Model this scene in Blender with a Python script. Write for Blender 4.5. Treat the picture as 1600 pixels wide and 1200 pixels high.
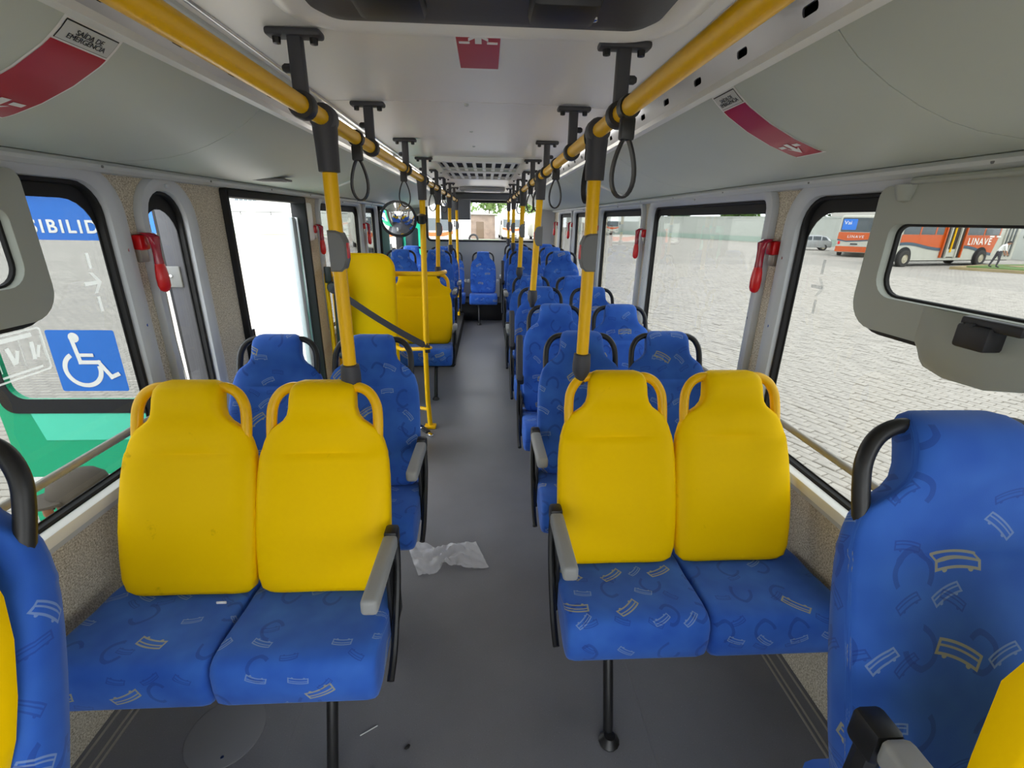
import bpy, bmesh, math, random
import numpy as np
from mathutils import Vector, Matrix

random.seed(7)
for o in list(bpy.data.objects):
    bpy.data.objects.remove(o, do_unlink=True)
SC = bpy.context.scene
COL = SC.collection
PI = math.pi
R = math.radians

# ------------------------------------------------------------------ camera, sky, exposure
CAMX, CAMZ = 0.055, 1.6
cam_d = bpy.data.cameras.new('camera')
cam_d.sensor_width = 36.0
cam_d.lens = 726.0 * 36.0 / 1600.0
cam_d.clip_start = 0.02
cam_d.clip_end = 500
cam = bpy.data.objects.new('camera', cam_d)
COL.objects.link(cam)


def cam_matrix(pitch, yaw, roll):
    p, y, r = R(pitch), R(yaw), R(roll)
    F = Vector((math.sin(y) * math.cos(p), math.cos(y) * math.cos(p), -math.sin(p)))
    rt = Vector((math.cos(y), -math.sin(y), 0))
    up = rt.cross(F)
    rt2 = rt * math.cos(r) + up * math.sin(r)
    up2 = -rt * math.sin(r) + up * math.cos(r)
    m = Matrix((rt2, up2, -F)).transposed().to_4x4()
    m.translation = Vector((CAMX, 0, CAMZ))
    return m, rt2, up2, F


cam.matrix_world, C_RT, C_UP, C_F = cam_matrix(19.5, 3.3, 1.0)
SC.camera = cam

world = bpy.data.worlds.new('overcast_sky')
SC.world = world
world.use_nodes = True
wn = world.node_tree
bg = wn.nodes['Background']
bg.inputs['Color'].default_value = (0.93, 0.97, 1.0, 1)
bg.inputs['Strength'].default_value = 1.9

sun_d = bpy.data.lights.new('veiled_sun', 'SUN')
sun_d.energy = 1.2
sun_d.angle = R(25)
sun_d.color = (1.0, 0.97, 0.92)
sun = bpy.data.objects.new('veiled_sun', sun_d)
sun.rotation_euler = (R(28), R(12), 0)
COL.objects.link(sun)

SC.view_settings.view_transform = 'Standard'
SC.view_settings.look = 'None'
SC.view_settings.gamma = 1.0
SC.view_settings.use_curve_mapping = False
SC.view_settings.exposure = 1.55
SC.cycles.max_bounces = 14
SC.cycles.diffuse_bounces = 7
SC.cycles.transparent_max_bounces = 24
SC.cycles.use_denoising = True
SC.cycles.sample_clamp_indirect = 6.0


# ------------------------------------------------------------------ node helpers
def mat_new(name):
    m = bpy.data.materials.new(name)
    m.use_nodes = True
    nt = m.node_tree
    b = nt.nodes['Principled BSDF']
    return m, nt, b


def srgb(r, g, b):
    def f(c):
        c /= 255.0
        return c / 12.92 if c <= 0.04045 else ((c + 0.055) / 1.055) ** 2.4
    return (f(r), f(g), f(b), 1.0)


def simple(name, col, rough=0.5, metal=0.0, spec=None, bump=None, vary=None, alpha=None):
    m, nt, b = mat_new(name)
    b.inputs['Base Color'].default_value = col
    b.inputs['Roughness'].default_value = rough
    b.inputs['Metallic'].default_value = metal
    if spec is not None:
        b.inputs['Specular IOR Level'].default_value = spec
    if bump or vary:
        tc = nt.nodes.new('ShaderNodeTexCoord')
    if bump:
        sc, st = bump
        n = nt.nodes.new('ShaderNodeTexNoise')
        n.inputs['Scale'].default_value = sc
        n.inputs['Detail'].default_value = 3
        bp = nt.nodes.new('ShaderNodeBump')
        bp.inputs['Strength'].default_value = st
        bp.inputs['Distance'].default_value = 0.002
        nt.links.new(tc.outputs['Object'], n.inputs['Vector'])
        nt.links.new(n.outputs['Fac'], bp.inputs['Height'])
        nt.links.new(bp.outputs['Normal'], b.inputs['Normal'])
    if vary:
        sc, amt = vary
        n2 = nt.nodes.new('ShaderNodeTexNoise')
        n2.inputs['Scale'].default_value = sc
        n2.inputs['Detail'].default_value = 4
        mr = nt.nodes.new('ShaderNodeMapRange')
        mr.inputs['From Min'].default_value = 0.3
        mr.inputs['From Max'].default_value = 0.7
        mr.inputs['To Min'].default_value = 1 - amt
        mr.inputs['To Max'].default_value = 1 + amt
        mx = nt.nodes.new('ShaderNodeVectorMath')
        mx.operation = 'SCALE'
        mx.inputs[0].default_value = col[:3]
        nt.links.new(tc.outputs['Object'], n2.inputs['Vector'])
        nt.links.new(n2.outputs['Fac'], mr.inputs['Value'])
        nt.links.new(mr.outputs['Result'], mx.inputs['Scale'])
        nt.links.new(mx.outputs['Vector'], b.inputs['Base Color'])
    return m


class S:
    """tiny wrapper for shader math"""
    def __init__(self, nt, s):
        self.nt, self.s = nt, s

    def _op(self, op, b=None, c=None, rev=False):
        n = self.nt.nodes.new('ShaderNodeMath')
        n.operation = op
        args = [self, b, c]
        if rev:
            args = [b, self, c]
        for i, a in enumerate(args):
            if a is None:
                continue
            if isinstance(a, S):
                self.nt.links.new(a.s, n.inputs[i])
            else:
                n.inputs[i].default_value = a
        return S(self.nt, n.outputs[0])

    def __add__(self, o): return self._op('ADD', o)
    def __sub__(self, o): return self._op('SUBTRACT', o)
    def __rsub__(self, o): return self._op('SUBTRACT', o, rev=True)
    def __mul__(self, o): return self._op('MULTIPLY', o)
    def __truediv__(self, o): return self._op('DIVIDE', o)
    def abs(self): return self._op('ABSOLUTE')
    def floor(self): return self._op('FLOOR')
    def sin(self): return self._op('SINE')
    def cos(self): return self._op('COSINE')
    def sqrt(self): return self._op('SQRT')
    def max(self, o): return self._op('MAXIMUM', o)
    def min(self, o): return self._op('MINIMUM', o)
    def lt(self, o): return self._op('LESS_THAN', o)
    def gt(self, o): return self._op('GREATER_THAN', o)
    def atan2(self, o): return self._op('ARCTAN2', o)


def sep(nt, sock):
    n = nt.nodes.new('ShaderNodeSeparateXYZ')
    nt.links.new(sock, n.inputs[0])
    return [S(nt, n.outputs[i]) for i in range(3)]


def comb(nt, x, y, z=0.0):
    n = nt.nodes.new('ShaderNodeCombineXYZ')
    for i, a in enumerate((x, y, z)):
        if isinstance(a, S):
            nt.links.new(a.s, n.inputs[i])
        else:
            n.inputs[i].default_value = a
    return n.outputs[0]


def mixc(nt, fac, a, b):
    n = nt.nodes.new('ShaderNodeMix')
    n.data_type = 'RGBA'
    ins = [i for i in n.inputs if i.enabled]
    fi, ai, bi = n.inputs[0], n.inputs[6], n.inputs[7]
    if isinstance(fac, S):
        nt.links.new(fac.s, fi)
    else:
        fi.default_value = fac
    for sk, v in ((ai, a), (bi, b)):
        if isinstance(v, (tuple, list)):
            sk.default_value = v
        else:
            nt.links.new(v, sk)
    return n.outputs[2]


def cells(nt, x, y, size, seed):
    px, py = x / size, y / size
    cx, cy = px.floor(), py.floor()
    w = nt.nodes.new('ShaderNodeTexWhiteNoise')
    w.noise_dimensions = '3D'
    nt.links.new(comb(nt, cx, cy, seed), w.inputs['Vector'])
    r, g, b = sep(nt, w.outputs['Color'])
    lx = px - cx - 0.5 + (g - 0.5) * 0.3
    ly = py - cy - 0.5 + (b - 0.5) * 0.3
    return lx, ly, r, g, b


def fabric(name, base, deep, pale):
    """blue seat plush printed with small bus outlines and dark swirls"""
    m, nt, bs = mat_new(name)
    uv = nt.nodes.new('ShaderNodeUVMap')
    oi = nt.nodes.new('ShaderNodeObjectInfo')
    x, y, _ = sep(nt, uv.outputs['UV'])
    rnd = S(nt, oi.outputs['Random'])
    x = x + rnd * 7.3
    y = y + rnd * 3.1
    nz = nt.nodes.new('ShaderNodeTexNoise')
    nz.inputs['Scale'].default_value = 9
    nz.inputs['Detail'].default_value = 2
    nt.links.new(comb(nt, x, y), nz.inputs['Vector'])
    nf = S(nt, nz.outputs['Fac'])
    col = mixc(nt, (nf - 0.3) * 1.6, base, pale)
    # dark swirls
    lx, ly, r, g, b = cells(nt, x + (nf - 0.5) * 0.03, y, 0.125, 3.0)
    d = ((lx * lx + ly * ly).sqrt() + (lx.abs() * 0.25))
    ring = (d - 0.25 - r * 0.07).abs().lt(0.045)
    ang = (ly.atan2(lx) + r * 6.28).sin().gt(-0.55)
    on = b.gt(0.30)
    col = mixc(nt, ring * ang * on * 0.38, col, deep)
    # bus outline icons (three scatterings)
    for size, seed, thr, colr, st in ((0.105, 11.0, 0.60, srgb(150, 172, 200), 0.5), (0.155, 23.0, 0.66, srgb(186, 178, 84), 0.6),
                                      (0.09, 37.0, 0.55, srgb(26, 48, 130), 0.45)):
        lx, ly, r, g, b = cells(nt, x, y, size, seed)
        a = (r - 0.5) * 1.7
        ca, sa = a.cos(), a.sin()
        rx = lx * ca - ly * sa
        ry = lx * sa + ly * ca + rx * rx * 0.5
        bx = (rx.abs() - 0.25).max((ry.abs() - 0.075))
        line = bx.abs().lt(0.016)
        mid = (ry - 0.015).abs().lt(0.013) * rx.abs().lt(0.25)
        wheel = (((rx.abs() - 0.15) * (rx.abs() - 0.15) + (ry + 0.09) * (ry + 0.09)).sqrt()).lt(0.03)
        col = mixc(nt, line.max(mid).max(wheel) * b.gt(thr) * st, col, colr)
    nt.links.new(col, bs.inputs['Base Color'])
    bs.inputs['Roughness'].default_value = 0.75
    bs.inputs['Specular IOR Level'].default_value = 0.25
    bs.inputs['Sheen Weight'].default_value = 0.25
    bs.inputs['Sheen Tint'].default_value = (0.5, 0.65, 1, 1)
    fine = nt.nodes.new('ShaderNodeTexNoise')
    fine.inputs['Scale'].default_value = 600
    nt.links.new(comb(nt, x, y), fine.inputs['Vector'])
    bp = nt.nodes.new('ShaderNodeBump')
    bp.inputs['Strength'].default_value = 0.15
    bp.inputs['Distance'].default_value = 0.001
    nt.links.new(fine.outputs['Fac'], bp.inputs['Height'])
    nt.links.new(bp.outputs['Normal'], bs.inputs['Normal'])
    return m


def glass_mat(name, tint, refl=0.10):
    m = bpy.data.materials.new(name)
    m.use_nodes = True
    nt = m.node_tree
    nt.nodes.clear()
    out = nt.nodes.new('ShaderNodeOutputMaterial')
    tr = nt.nodes.new('ShaderNodeBsdfTransparent')
    tr.inputs['Color'].default_value = tint
    gl = nt.nodes.new('ShaderNodeBsdfGlossy')
    gl.inputs['Roughness'].default_value = 0.02
    lw = nt.nodes.new('ShaderNodeLayerWeight')
    lw.inputs['Blend'].default_value = 0.5
    fac = S(nt, lw.outputs['Facing'])
    fac = (fac * fac * fac * fac * fac) * 0.7 + 0.014
    mx = nt.nodes.new('ShaderNodeMixShader')
    nt.links.new(fac.s, mx.inputs['Fac'])
    nt.links.new(tr.outputs[0], mx.inputs[1])
    nt.links.new(gl.outputs[0], mx.inputs[2])
    nt.links.new(mx.outputs[0], out.inputs['Surface'])
    return m


def speckle(name, c0, c1, c2, scale, rough, bump=0.3, spec=0.3):
    m, nt, b = mat_new(name)
    tc = nt.nodes.new('ShaderNodeTexCoord')
    n = nt.nodes.new('ShaderNodeTexNoise')
    n.inputs['Scale'].default_value = scale
    n.inputs['Detail'].default_value = 4
    n.inputs['Roughness'].default_value = 0.75
    cr = nt.nodes.new('ShaderNodeValToRGB')
    cr.color_ramp.elements[0].position = 0.36
    cr.color_ramp.elements[0].color = c0
    cr.color_ramp.elements[1].position = 0.66
    cr.color_ramp.elements[1].color = c2
    e = cr.color_ramp.elements.new(0.5)
    e.color = c1
    nt.links.new(tc.outputs['Object'], n.inputs['Vector'])
    nt.links.new(n.outputs['Fac'], cr.inputs['Fac'])
    nt.links.new(cr.outputs['Color'], b.inputs['Base Color'])
    b.inputs['Roughness'].default_value = rough
    b.inputs['Specular IOR Level'].default_value = spec
    if bump:
        bp = nt.nodes.new('ShaderNodeBump')
        bp.inputs['Strength'].default_value = bump
        bp.inputs['Distance'].default_value = 0.002
        nt.links.new(n.outputs['Fac'], bp.inputs['Height'])
        nt.links.new(bp.outputs['Normal'], b.inputs['Normal'])
    return m


def floor_material():
    m, nt, b = mat_new('floor_vinyl')
    tc = nt.nodes.new('ShaderNodeTexCoord')
    v = nt.nodes.new('ShaderNodeTexNoise')
    v.inputs['Scale'].default_value = 350
    v.inputs['Detail'].default_value = 1
    big = nt.nodes.new('ShaderNodeTexNoise')
    big.inputs['Scale'].default_value = 2.2
    big.inputs['Detail'].default_value = 5
    nt.links.new(tc.outputs['Object'], v.inputs['Vector'])
    nt.links.new(tc.outputs['Object'], big.inputs['Vector'])
    col = mixc(nt, (S(nt, big.outputs['Fac']) - 0.35) * 2.2, srgb(108, 108, 112), srgb(124, 124, 129))
    col = mixc(nt, S(nt, v.outputs['Fac']).gt(0.72) * 0.5, col, srgb(170, 168, 172))
    col = mixc(nt, S(nt, v.outputs['Fac']).lt(0.30) * 0.4, col, srgb(45, 45, 48))
    nt.links.new(col, b.inputs['Base Color'])
    mr = (S(nt, big.outputs['Fac']) * 0.25 + 0.26)
    nt.links.new(mr.s, b.inputs['Roughness'])
    b.inputs['Specular IOR Level'].default_value = 0.45
    bp = nt.nodes.new('ShaderNodeBump')
    bp.inputs['Strength'].default_value = 0.08
    bp.inputs['Distance'].default_value = 0.001
    nt.links.new(v.outputs['Fac'], bp.inputs['Height'])
    nt.links.new(bp.outputs['Normal'], b.inputs['Normal'])
    return m


def vinyl_material():
    m, nt, b = mat_new('yellow_vinyl')
    tc = nt.nodes.new('ShaderNodeTexCoord')
    oi = nt.nodes.new('ShaderNodeObjectInfo')
    add = nt.nodes.new('ShaderNodeVectorMath')
    nt.links.new(tc.outputs['Object'], add.inputs[0])
    nt.links.new(oi.outputs['Random'], add.inputs[1])
    n = nt.nodes.new('ShaderNodeTexNoise')
    n.inputs['Scale'].default_value = 7
    n.inputs['Detail'].default_value = 6
    n.inputs['Roughness'].default_value = 0.65
    nt.links.new(add.outputs[0], n.inputs['Vector'])
    scuff = ((S(nt, n.outputs['Fac']) - 0.66) * 7.0).max(0.0).min(0.35)
    col = mixc(nt, scuff, srgb(247, 200, 0), srgb(164, 124, 4))
    nt.links.new(col, b.inputs['Base Color'])
    b.inputs['Roughness'].default_value = 0.46
    b.inputs['Specular IOR Level'].default_value = 0.06
    f = nt.nodes.new('ShaderNodeTexNoise')
    f.inputs['Scale'].default_value = 28
    f.inputs['Detail'].default_value = 2
    nt.links.new(add.outputs[0], f.inputs['Vector'])
    bp = nt.nodes.new('ShaderNodeBump')
    bp.inputs['Strength'].default_value = 0.12
    bp.inputs['Distance'].default_value = 0.004
    nt.links.new(f.outputs['Fac'], bp.inputs['Height'])
    nt.links.new(bp.outputs['Normal'], b.inputs['Normal'])
    return m


def plastic_bag_material():
    m = bpy.data.materials.new('clear_film')
    m.use_nodes = True
    nt = m.node_tree
    nt.nodes.clear()
    out = nt.nodes.new('ShaderNodeOutputMaterial')
    tr = nt.nodes.new('ShaderNodeBsdfTransparent')
    pb = nt.nodes.new('ShaderNodeBsdfPrincipled')
    pb.inputs['Base Color'].default_value = (0.85, 0.85, 0.88, 1)
    pb.inputs['Roughness'].default_value = 0.10
    mx = nt.nodes.new('ShaderNodeMixShader')
    mx.inputs['Fac'].default_value = 0.42
    nt.links.new(tr.outputs[0], mx.inputs[1])
    nt.links.new(pb.outputs[0], mx.inputs[2])
    nt.links.new(mx.outputs[0], out.inputs['Surface'])
    return m


def ground_material():
    m, nt, b = mat_new('yard_paving')
    tc = nt.nodes.new('ShaderNodeTexCoord')
    br = nt.nodes.new('ShaderNodeTexBrick')
    br.inputs['Scale'].default_value = 1.0
    br.inputs['Brick Width'].default_value = 0.24
    br.inputs['Row Height'].default_value = 0.12
    br.inputs['Mortar Size'].default_value = 0.008
    br.inputs['Color1'].default_value = srgb(164, 158, 150)
    br.inputs['Color2'].default_value = srgb(150, 145, 138)
    br.inputs['Mortar'].default_value = srgb(104, 99, 92)
    n = nt.nodes.new('ShaderNodeTexNoise')
    n.inputs['Scale'].default_value = 0.35
    n.inputs['Detail'].default_value = 8
    nt.links.new(tc.outputs['Object'], br.inputs['Vector'])
    nt.links.new(tc.outputs['Object'], n.inputs['Vector'])
    col = mixc(nt, (S(nt, n.outputs['Fac']) - 0.45) * 1.3, br.outputs['Color'], srgb(176, 170, 161))
    nt.links.new(col, b.inputs['Base Color'])
    b.inputs['Roughness'].default_value = 0.9
    return m


M = {}
M['blue'] = fabric('blue_plush', srgb(36, 86, 182), srgb(17, 38, 112), srgb(60, 114, 205))
M['yellow'] = vinyl_material()
M['ypaint'] = simple('yellow_enamel', srgb(242, 186, 0), 0.34, spec=0.3)
M['ypanel'] = simple('yellow_panel', srgb(250, 200, 0), 0.5, spec=0.08, bump=(60, 0.05))
M['black'] = simple('black_steel', srgb(22, 22, 24), 0.42)
M['blackp'] = simple('black_plastic', srgb(34, 34, 38), 0.5)
M['dgrey'] = simple('dark_grey_plastic', srgb(58, 58, 63), 0.55, bump=(90, 0.1))
M['grey'] = simple('grey_plastic', srgb(150, 151, 150), 0.55, bump=(200, 0.12))
M['boxgrey'] = simple('button_box_grey', srgb(112, 113, 112), 0.6)
M['cove'] = simple('cove_panel_grey', srgb(196, 203, 194), 0.5, bump=(3, 0.25), vary=(1.1, 0.04))
M['ceil'] = simple('ceiling_laminate', srgb(236, 234, 230), 0.34, bump=(2, 0.2), vary=(0.9, 0.04))
M['trim'] = simple('trim_grey', srgb(196, 200, 198), 0.42)
M['frame'] = simple('window_frame_grey', srgb(190, 194, 198), 0.42)
M['hopper'] = simple('vent_frame_grey', srgb(164, 168, 158), 0.5)
M['rubber'] = simple('black_rubber', srgb(20, 19, 20), 0.7)
M['alu'] = simple('brushed_aluminium', srgb(205, 206, 210), 0.28, metal=0.9, bump=(120, 0.1))
M['white'] = simple('white_strip', srgb(232, 232, 228), 0.4)
M['wall'] = speckle('wall_laminate', srgb(140, 130, 110), srgb(196, 186, 166), srgb(236, 228, 210), 190, 0.6, 0.35)
M['floor'] = floor_material()
M['glass'] = glass_mat('tinted_window_glass', (0.55, 0.562, 0.558, 1))
M['clear'] = glass_mat('clear_glass', (0.92, 0.93, 0.93, 1))
M['doorglass'] = glass_mat('door_leaf_glass', (0.90, 0.91, 0.92, 1))
M['red'] = simple('red_sign_film', srgb(176, 22, 44), 0.35, vary=(2, 0.06))
M['redp'] = simple('red_plastic', srgb(212, 24, 28), 0.28)
M['redc'] = simple('red_clear_plastic', srgb(160, 30, 52), 0.12)
M['print'] = simple('white_print', srgb(240, 240, 238), 0.5)
M['ink'] = simple('black_print', srgb(40, 40, 42), 0.5)
M['bluesign'] = simple('blue_sign_film', srgb(40, 116, 214), 0.4)
M['green'] = simple('green_door_paint', srgb(16, 172, 124), 0.3)
M['gprint'] = simple('pale_green_print', srgb(90, 222, 190), 0.35)
M['belt'] = simple('belt_webbing', srgb(40, 36, 44), 0.8, bump=(300, 0.2))
M['chrome'] = simple('chrome', (0.75, 0.76, 0.78, 1), 0.12, metal=1.0)
M['mirror'] = simple('mirror_glass', (0.9, 0.92, 0.93, 1), 0.02, metal=1.0)
M['tube'] = simple('beige_grey_tube', srgb(165, 160, 150), 0.35, metal=0.3)
M['bag'] = plastic_bag_material()
M['rear'] = simple('rear_bulkhead_grey', srgb(190, 192, 192), 0.5, bump=(40, 0.1))
M['rearbox'] = simple('rear_box_grey', srgb(92, 96, 100), 0.55)
M['ground'] = ground_material()
M['led'] = simple('lit_led_diffuser', srgb(240, 240, 236), 0.5)  # emission for strips added to lift the interior light
M['led'].node_tree.nodes['Principled BSDF'].inputs['Emission Color'].default_value = (1.0, 0.97, 0.92, 1)
M['led'].node_tree.nodes['Principled BSDF'].inputs['Emission Strength'].default_value = 2.2
def faint(name, k, pale):
    m = bpy.data.materials.new(name)
    m.use_nodes = True
    nt = m.node_tree
    nt.nodes.clear()
    out = nt.nodes.new('ShaderNodeOutputMaterial')
    tr = nt.nodes.new('ShaderNodeBsdfTransparent')
    tl = nt.nodes.new('ShaderNodeBsdfTranslucent')
    tl.inputs['Color'].default_value = pale
    mx = nt.nodes.new('ShaderNodeMixShader')
    mx.inputs['Fac'].default_value = k
    nt.links.new(tr.outputs[0], mx.inputs[1])
    nt.links.new(tl.outputs[0], mx.inputs[2])
    nt.links.new(mx.outputs[0], out.inputs['Surface'])
    return m


M['faintw'] = faint('pale_clear_print', .45, (.95, .95, .92, 1))
M['faintg'] = faint('grey_clear_print', .38, (.35, .35, .34, 1))
M['frost'] = simple('frosted_print', srgb(205, 208, 206), 0.6)


# ------------------------------------------------------------------ mesh helpers
def link(o, parent=None):
    COL.objects.link(o)
    if parent is not None:
        o.parent = parent
    return o


def tag(o, label=None, cat=None, group=None, kind=None):
    if label:
        o['label'] = label
    if cat:
        o['category'] = cat
    if group:
        o['group'] = group
    if kind:
        o['kind'] = kind
    return o


def empty(name, loc=(0, 0, 0), rz=0.0):
    o = bpy.data.objects.new(name, None)
    o.location = loc
    o.rotation_euler = (0, 0, rz)
    o.empty_display_size = 0.05
    return link(o)


class MB:
    def __init__(self):
        self.v, self.f, self.uv = [], [], []

    def add(self, vs, fs, uvs=None):
        n = len(self.v)
        self.v += [tuple(p) for p in vs]
        self.f += [tuple(i + n for i in f) for f in fs]
        self.uv += list(uvs) if uvs is not None else [(p[0] + p[1] * 0.37, p[2] + p[1]) for p in vs]
        return self

    def box(self, c, s, rot=None):
        x, y, z = s[0] / 2, s[1] / 2, s[2] / 2
        vs = [Vector(p) for p in ((-x, -y, -z), (x, -y, -z), (x, y, -z), (-x, y, -z), (-x, -y, z), (x, -y, z), (x, y, z), (-x, y, z))]
        if rot is not None:
            vs = [rot @ p for p in vs]
        vs = [p + Vector(c) for p in vs]
        return self.add(vs, [(0, 3, 2, 1), (4, 5, 6, 7), (0, 1, 5, 4), (1, 2, 6, 5), (2, 3, 7, 6), (3, 0, 4, 7)])

    def rbox(self, c, s, r, seg=2, rot=None):
        bm = bmesh.new()
        bmesh.ops.create_cube(bm, size=1)
        for v in bm.verts:
            v.co = Vector((v.co.x * s[0], v.co.y * s[1], v.co.z * s[2]))
        bmesh.ops.bevel(bm, geom=bm.edges[:], offset=min(r, min(s) * 0.49), segments=seg, profile=0.5, affect='EDGES')
        bm.verts.index_update()
        vs = [(rot @ v.co if rot is not None else v.co.copy()) + Vector(c) for v in bm.verts]
        self.add(vs, [[v.index for v in f.verts] for f in bm.faces])
        bm.free()
        return self

    def loft(self, rings, cap=True, closed=True, uvs=None):
        n = len(rings[0])
        vs, fs = [], []
        for r in rings:
            vs += r
        m = len(rings)
        for i in range(m - 1):
            for j in range(n if closed else n - 1):
                k = (j + 1) % n
                fs.append((i * n + j, i * n + k, (i + 1) * n + k, (i + 1) * n + j))
        if cap:
            fs.append(tuple(range(n - 1, -1, -1)))
            fs.append(tuple((m - 1) * n + j for j in range(n)))
        return self.add(vs, fs, uvs)

    def tube(self, pts, rad, n=10, cap=True, closed=False):
        pts = [Vector(p) for p in pts]
        m = len(pts)
        rr = rad if isinstance(rad, (list, tuple)) else [rad] * m
        rings = []
        prev = None
        for i, p in enumerate(pts):
            if closed:
                t = (pts[(i + 1) % m] - pts[i - 1]).normalized()
            else:
                t = (pts[min(i + 1, m - 1)] - pts[max(i - 1, 0)]).normalized()
            if prev is None:
                a = Vector((0, 0, 1)) if abs(t.z) < 0.9 else Vector((1, 0, 0))
                u = t.cross(a).normalized()
            else:
                u = (prev - t * prev.dot(t)).normalized()
            prev = u
            w = t.cross(u)
            rings.append([tuple(p + (u * math.cos(2 * PI * k / n) + w * math.sin(2 * PI * k / n)) * rr[i]) for k in range(n)])
        if closed:
            rings.append(rings[0])
        return self.loft(rings, cap=cap and not closed)

    def lathe(self, prof, c=(0, 0, 0), n=20, axis='z', rot=None, cap=True):
        rings = []
        for r, h in prof:
            ring = []
            for k in range(n):
                a = 2 * PI * k / n
                p = Vector((r * math.cos(a), r * math.sin(a), h))
                if axis == 'y':
                    p = Vector((p.x, p.z, p.y))
                elif axis == 'x':
                    p = Vector((p.z, p.x, p.y))
                if rot is not None:
                    p = rot @ p
                ring.append(tuple(p + Vector(c)))
            rings.append(ring)
        return self.loft(rings, cap=cap)

    def build(self, name, mat, parent=None, smooth=True, ang=38, recalc=True):
        me = bpy.data.meshes.new(name)
        me.from_pydata(self.v, [], self.f)
        if recalc:
            bm = bmesh.new()
            bm.from_mesh(me)
            bmesh.ops.recalc_face_normals(bm, faces=bm.faces[:])
            bm.to_mesh(me)
            bm.free()
        uvl = me.uv_layers.new(name='UVMap')
        li = np.zeros(len(me.loops), dtype=np.int32)
        me.loops.foreach_get('vertex_index', li)
        arr = np.array(self.uv, dtype=np.float32)[li]
        uvl.data.foreach_set('uv', arr.ravel())
        if smooth:
            me.shade_smooth()
            me.set_sharp_from_angle(angle=R(ang))
        if mat is not None:
            me.materials.append(M[mat] if isinstance(mat, str) else mat)
        me.update()
        return link(bpy.data.objects.new(name, me), parent)


def copy_tree(o, parent=None):
    c = o.copy()
    link(c, parent)
    for ch in list(o.children):
        copy_tree(ch, c)
    return c


def rrect(a0, a1, b0, b1, r, n=7):
    """rounded rectangle outline; r may be one radius or four (a1b1, a0b1, a0b0, a1b0)"""
    rs = r if isinstance(r, (list, tuple)) else (r,) * 4
    out = []
    for (cx, cy, s), rad in zip(((a1, b1, 0), (a0, b1, 90), (a0, b0, 180), (a1, b0, 270)), rs):
        sx = -1 if cx == a1 else 1
        sy = -1 if cy == b1 else 1
        for k in range(n):
            t = R(s + 90.0 * k / (n - 1))
            out.append((cx + sx * rad + rad * math.cos(t), cy + sy * rad + rad * math.sin(t)))
    return out


def inset_rr(a0, a1, b0, b1, r, d, n=7):
    rs = r if isinstance(r, (list, tuple)) else (r,) * 4
    return rrect(a0 + d, a1 - d, b0 + d, b1 - d, [max(q - d, 0.004) for q in rs], n)


def plate(outer, holes, fn, t0, t1):
    """flat plate with holes; fn(a,b,t)->xyz"""
    bm = bmesh.new()
    loops = []
    edges = []
    for lp in [outer] + holes:
        vs = [bm.verts.new((p[0], p[1], 0)) for p in lp]
        loops.append(vs)
        for i in range(len(vs)):
            edges.append(bm.edges.new((vs[i], vs[(i + 1) % len(vs)])))
    bmesh.ops.triangle_fill(bm, use_beauty=True, use_dissolve=False, edges=edges)
    bm.verts.index_update()
    pts = [(v.co.x, v.co.y) for v in bm.verts]
    tris = [[v.index for v in f.verts] for f in bm.faces]
    lps = [[v.index for v in l] for l in loops]
    bm.free()
    n = len(pts)
    mb = MB()
    vs = [fn(a, b, t0) for a, b in pts] + [fn(a, b, t1) for a, b in pts]
    fs = [tuple(t) for t in tris] + [tuple(n + i for i in reversed(t)) for t in tris]
    for l in lps:
        for i in range(len(l)):
            a, b = l[i], l[(i + 1) % len(l)]
            fs.append((a, b, n + b, n + a))
    uvs = [(a, b) for a, b in pts] * 2
    mb.add(vs, fs, uvs)
    return mb


def smooth_path(pts, n=6):
    """Catmull-Rom through points"""
    P = [Vector(p) for p in pts]
    out = []
    for i in range(len(P) - 1):
        p0, p1, p2, p3 = P[max(i - 1, 0)], P[i], P[i + 1], P[min(i + 2, len(P) - 1)]
        for k in range(n):
            t = k / n
            out.append(0.5 * ((2 * p1) + (-p0 + p2) * t + (2 * p0 - 5 * p1 + 4 * p2 - p3) * t * t + (-p0 + 3 * p1 - 3 * p2 + p3) * t ** 3))
    out.append(P[-1])
    return out


def text_mesh(name, body, size, mat, parent, m4, extrude=0.0004, spacing=1.0, bold=0.0):
    cu = bpy.data.curves.new(name, 'FONT')
    cu.body = body
    cu.size = size
    cu.align_x = 'CENTER'
    cu.align_y = 'CENTER'
    cu.extrude = extrude
    cu.space_character = spacing
    cu.space_line = 0.8
    cu.offset = bold
    tmp = bpy.data.objects.new(name + '_tmp', cu)
    COL.objects.link(tmp)
    dg = bpy.context.evaluated_depsgraph_get()
    me = bpy.data.meshes.new_from_object(tmp.evaluated_get(dg))
    bpy.data.objects.remove(tmp, do_unlink=True)
    bpy.data.curves.remove(cu)
    me.name = name
    me.materials.clear()
    me.materials.append(M[mat])
    me.transform(m4)
    return link(bpy.data.objects.new(name, me), parent)


def axes(o, ex, ey):
    """matrix placing text plane: local x->ex, y->ey at origin o"""
    ex, ey = Vector(ex).normalized(), Vector(ey).normalized()
    ez = ex.cross(ey)
    m = Matrix((ex, ey, ez)).transposed().to_4x4()
    m.translation = Vector(o)
    return m


# ------------------------------------------------------------------ bus shell
WX = 1.215            # inside face of the side walls
Y0B, Y1B = -2.3, 8.35
GZ = -0.9             # yard level below the bus floor
CZ = 2.0

st = lambda o: tag(o, kind='structure')
fl = MB().box((0, (Y0B + Y1B) / 2, -0.05), (2 * WX + 0.1, Y1B - Y0B, 0.1)).build('floor', 'floor', smooth=False)
st(fl)
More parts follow.
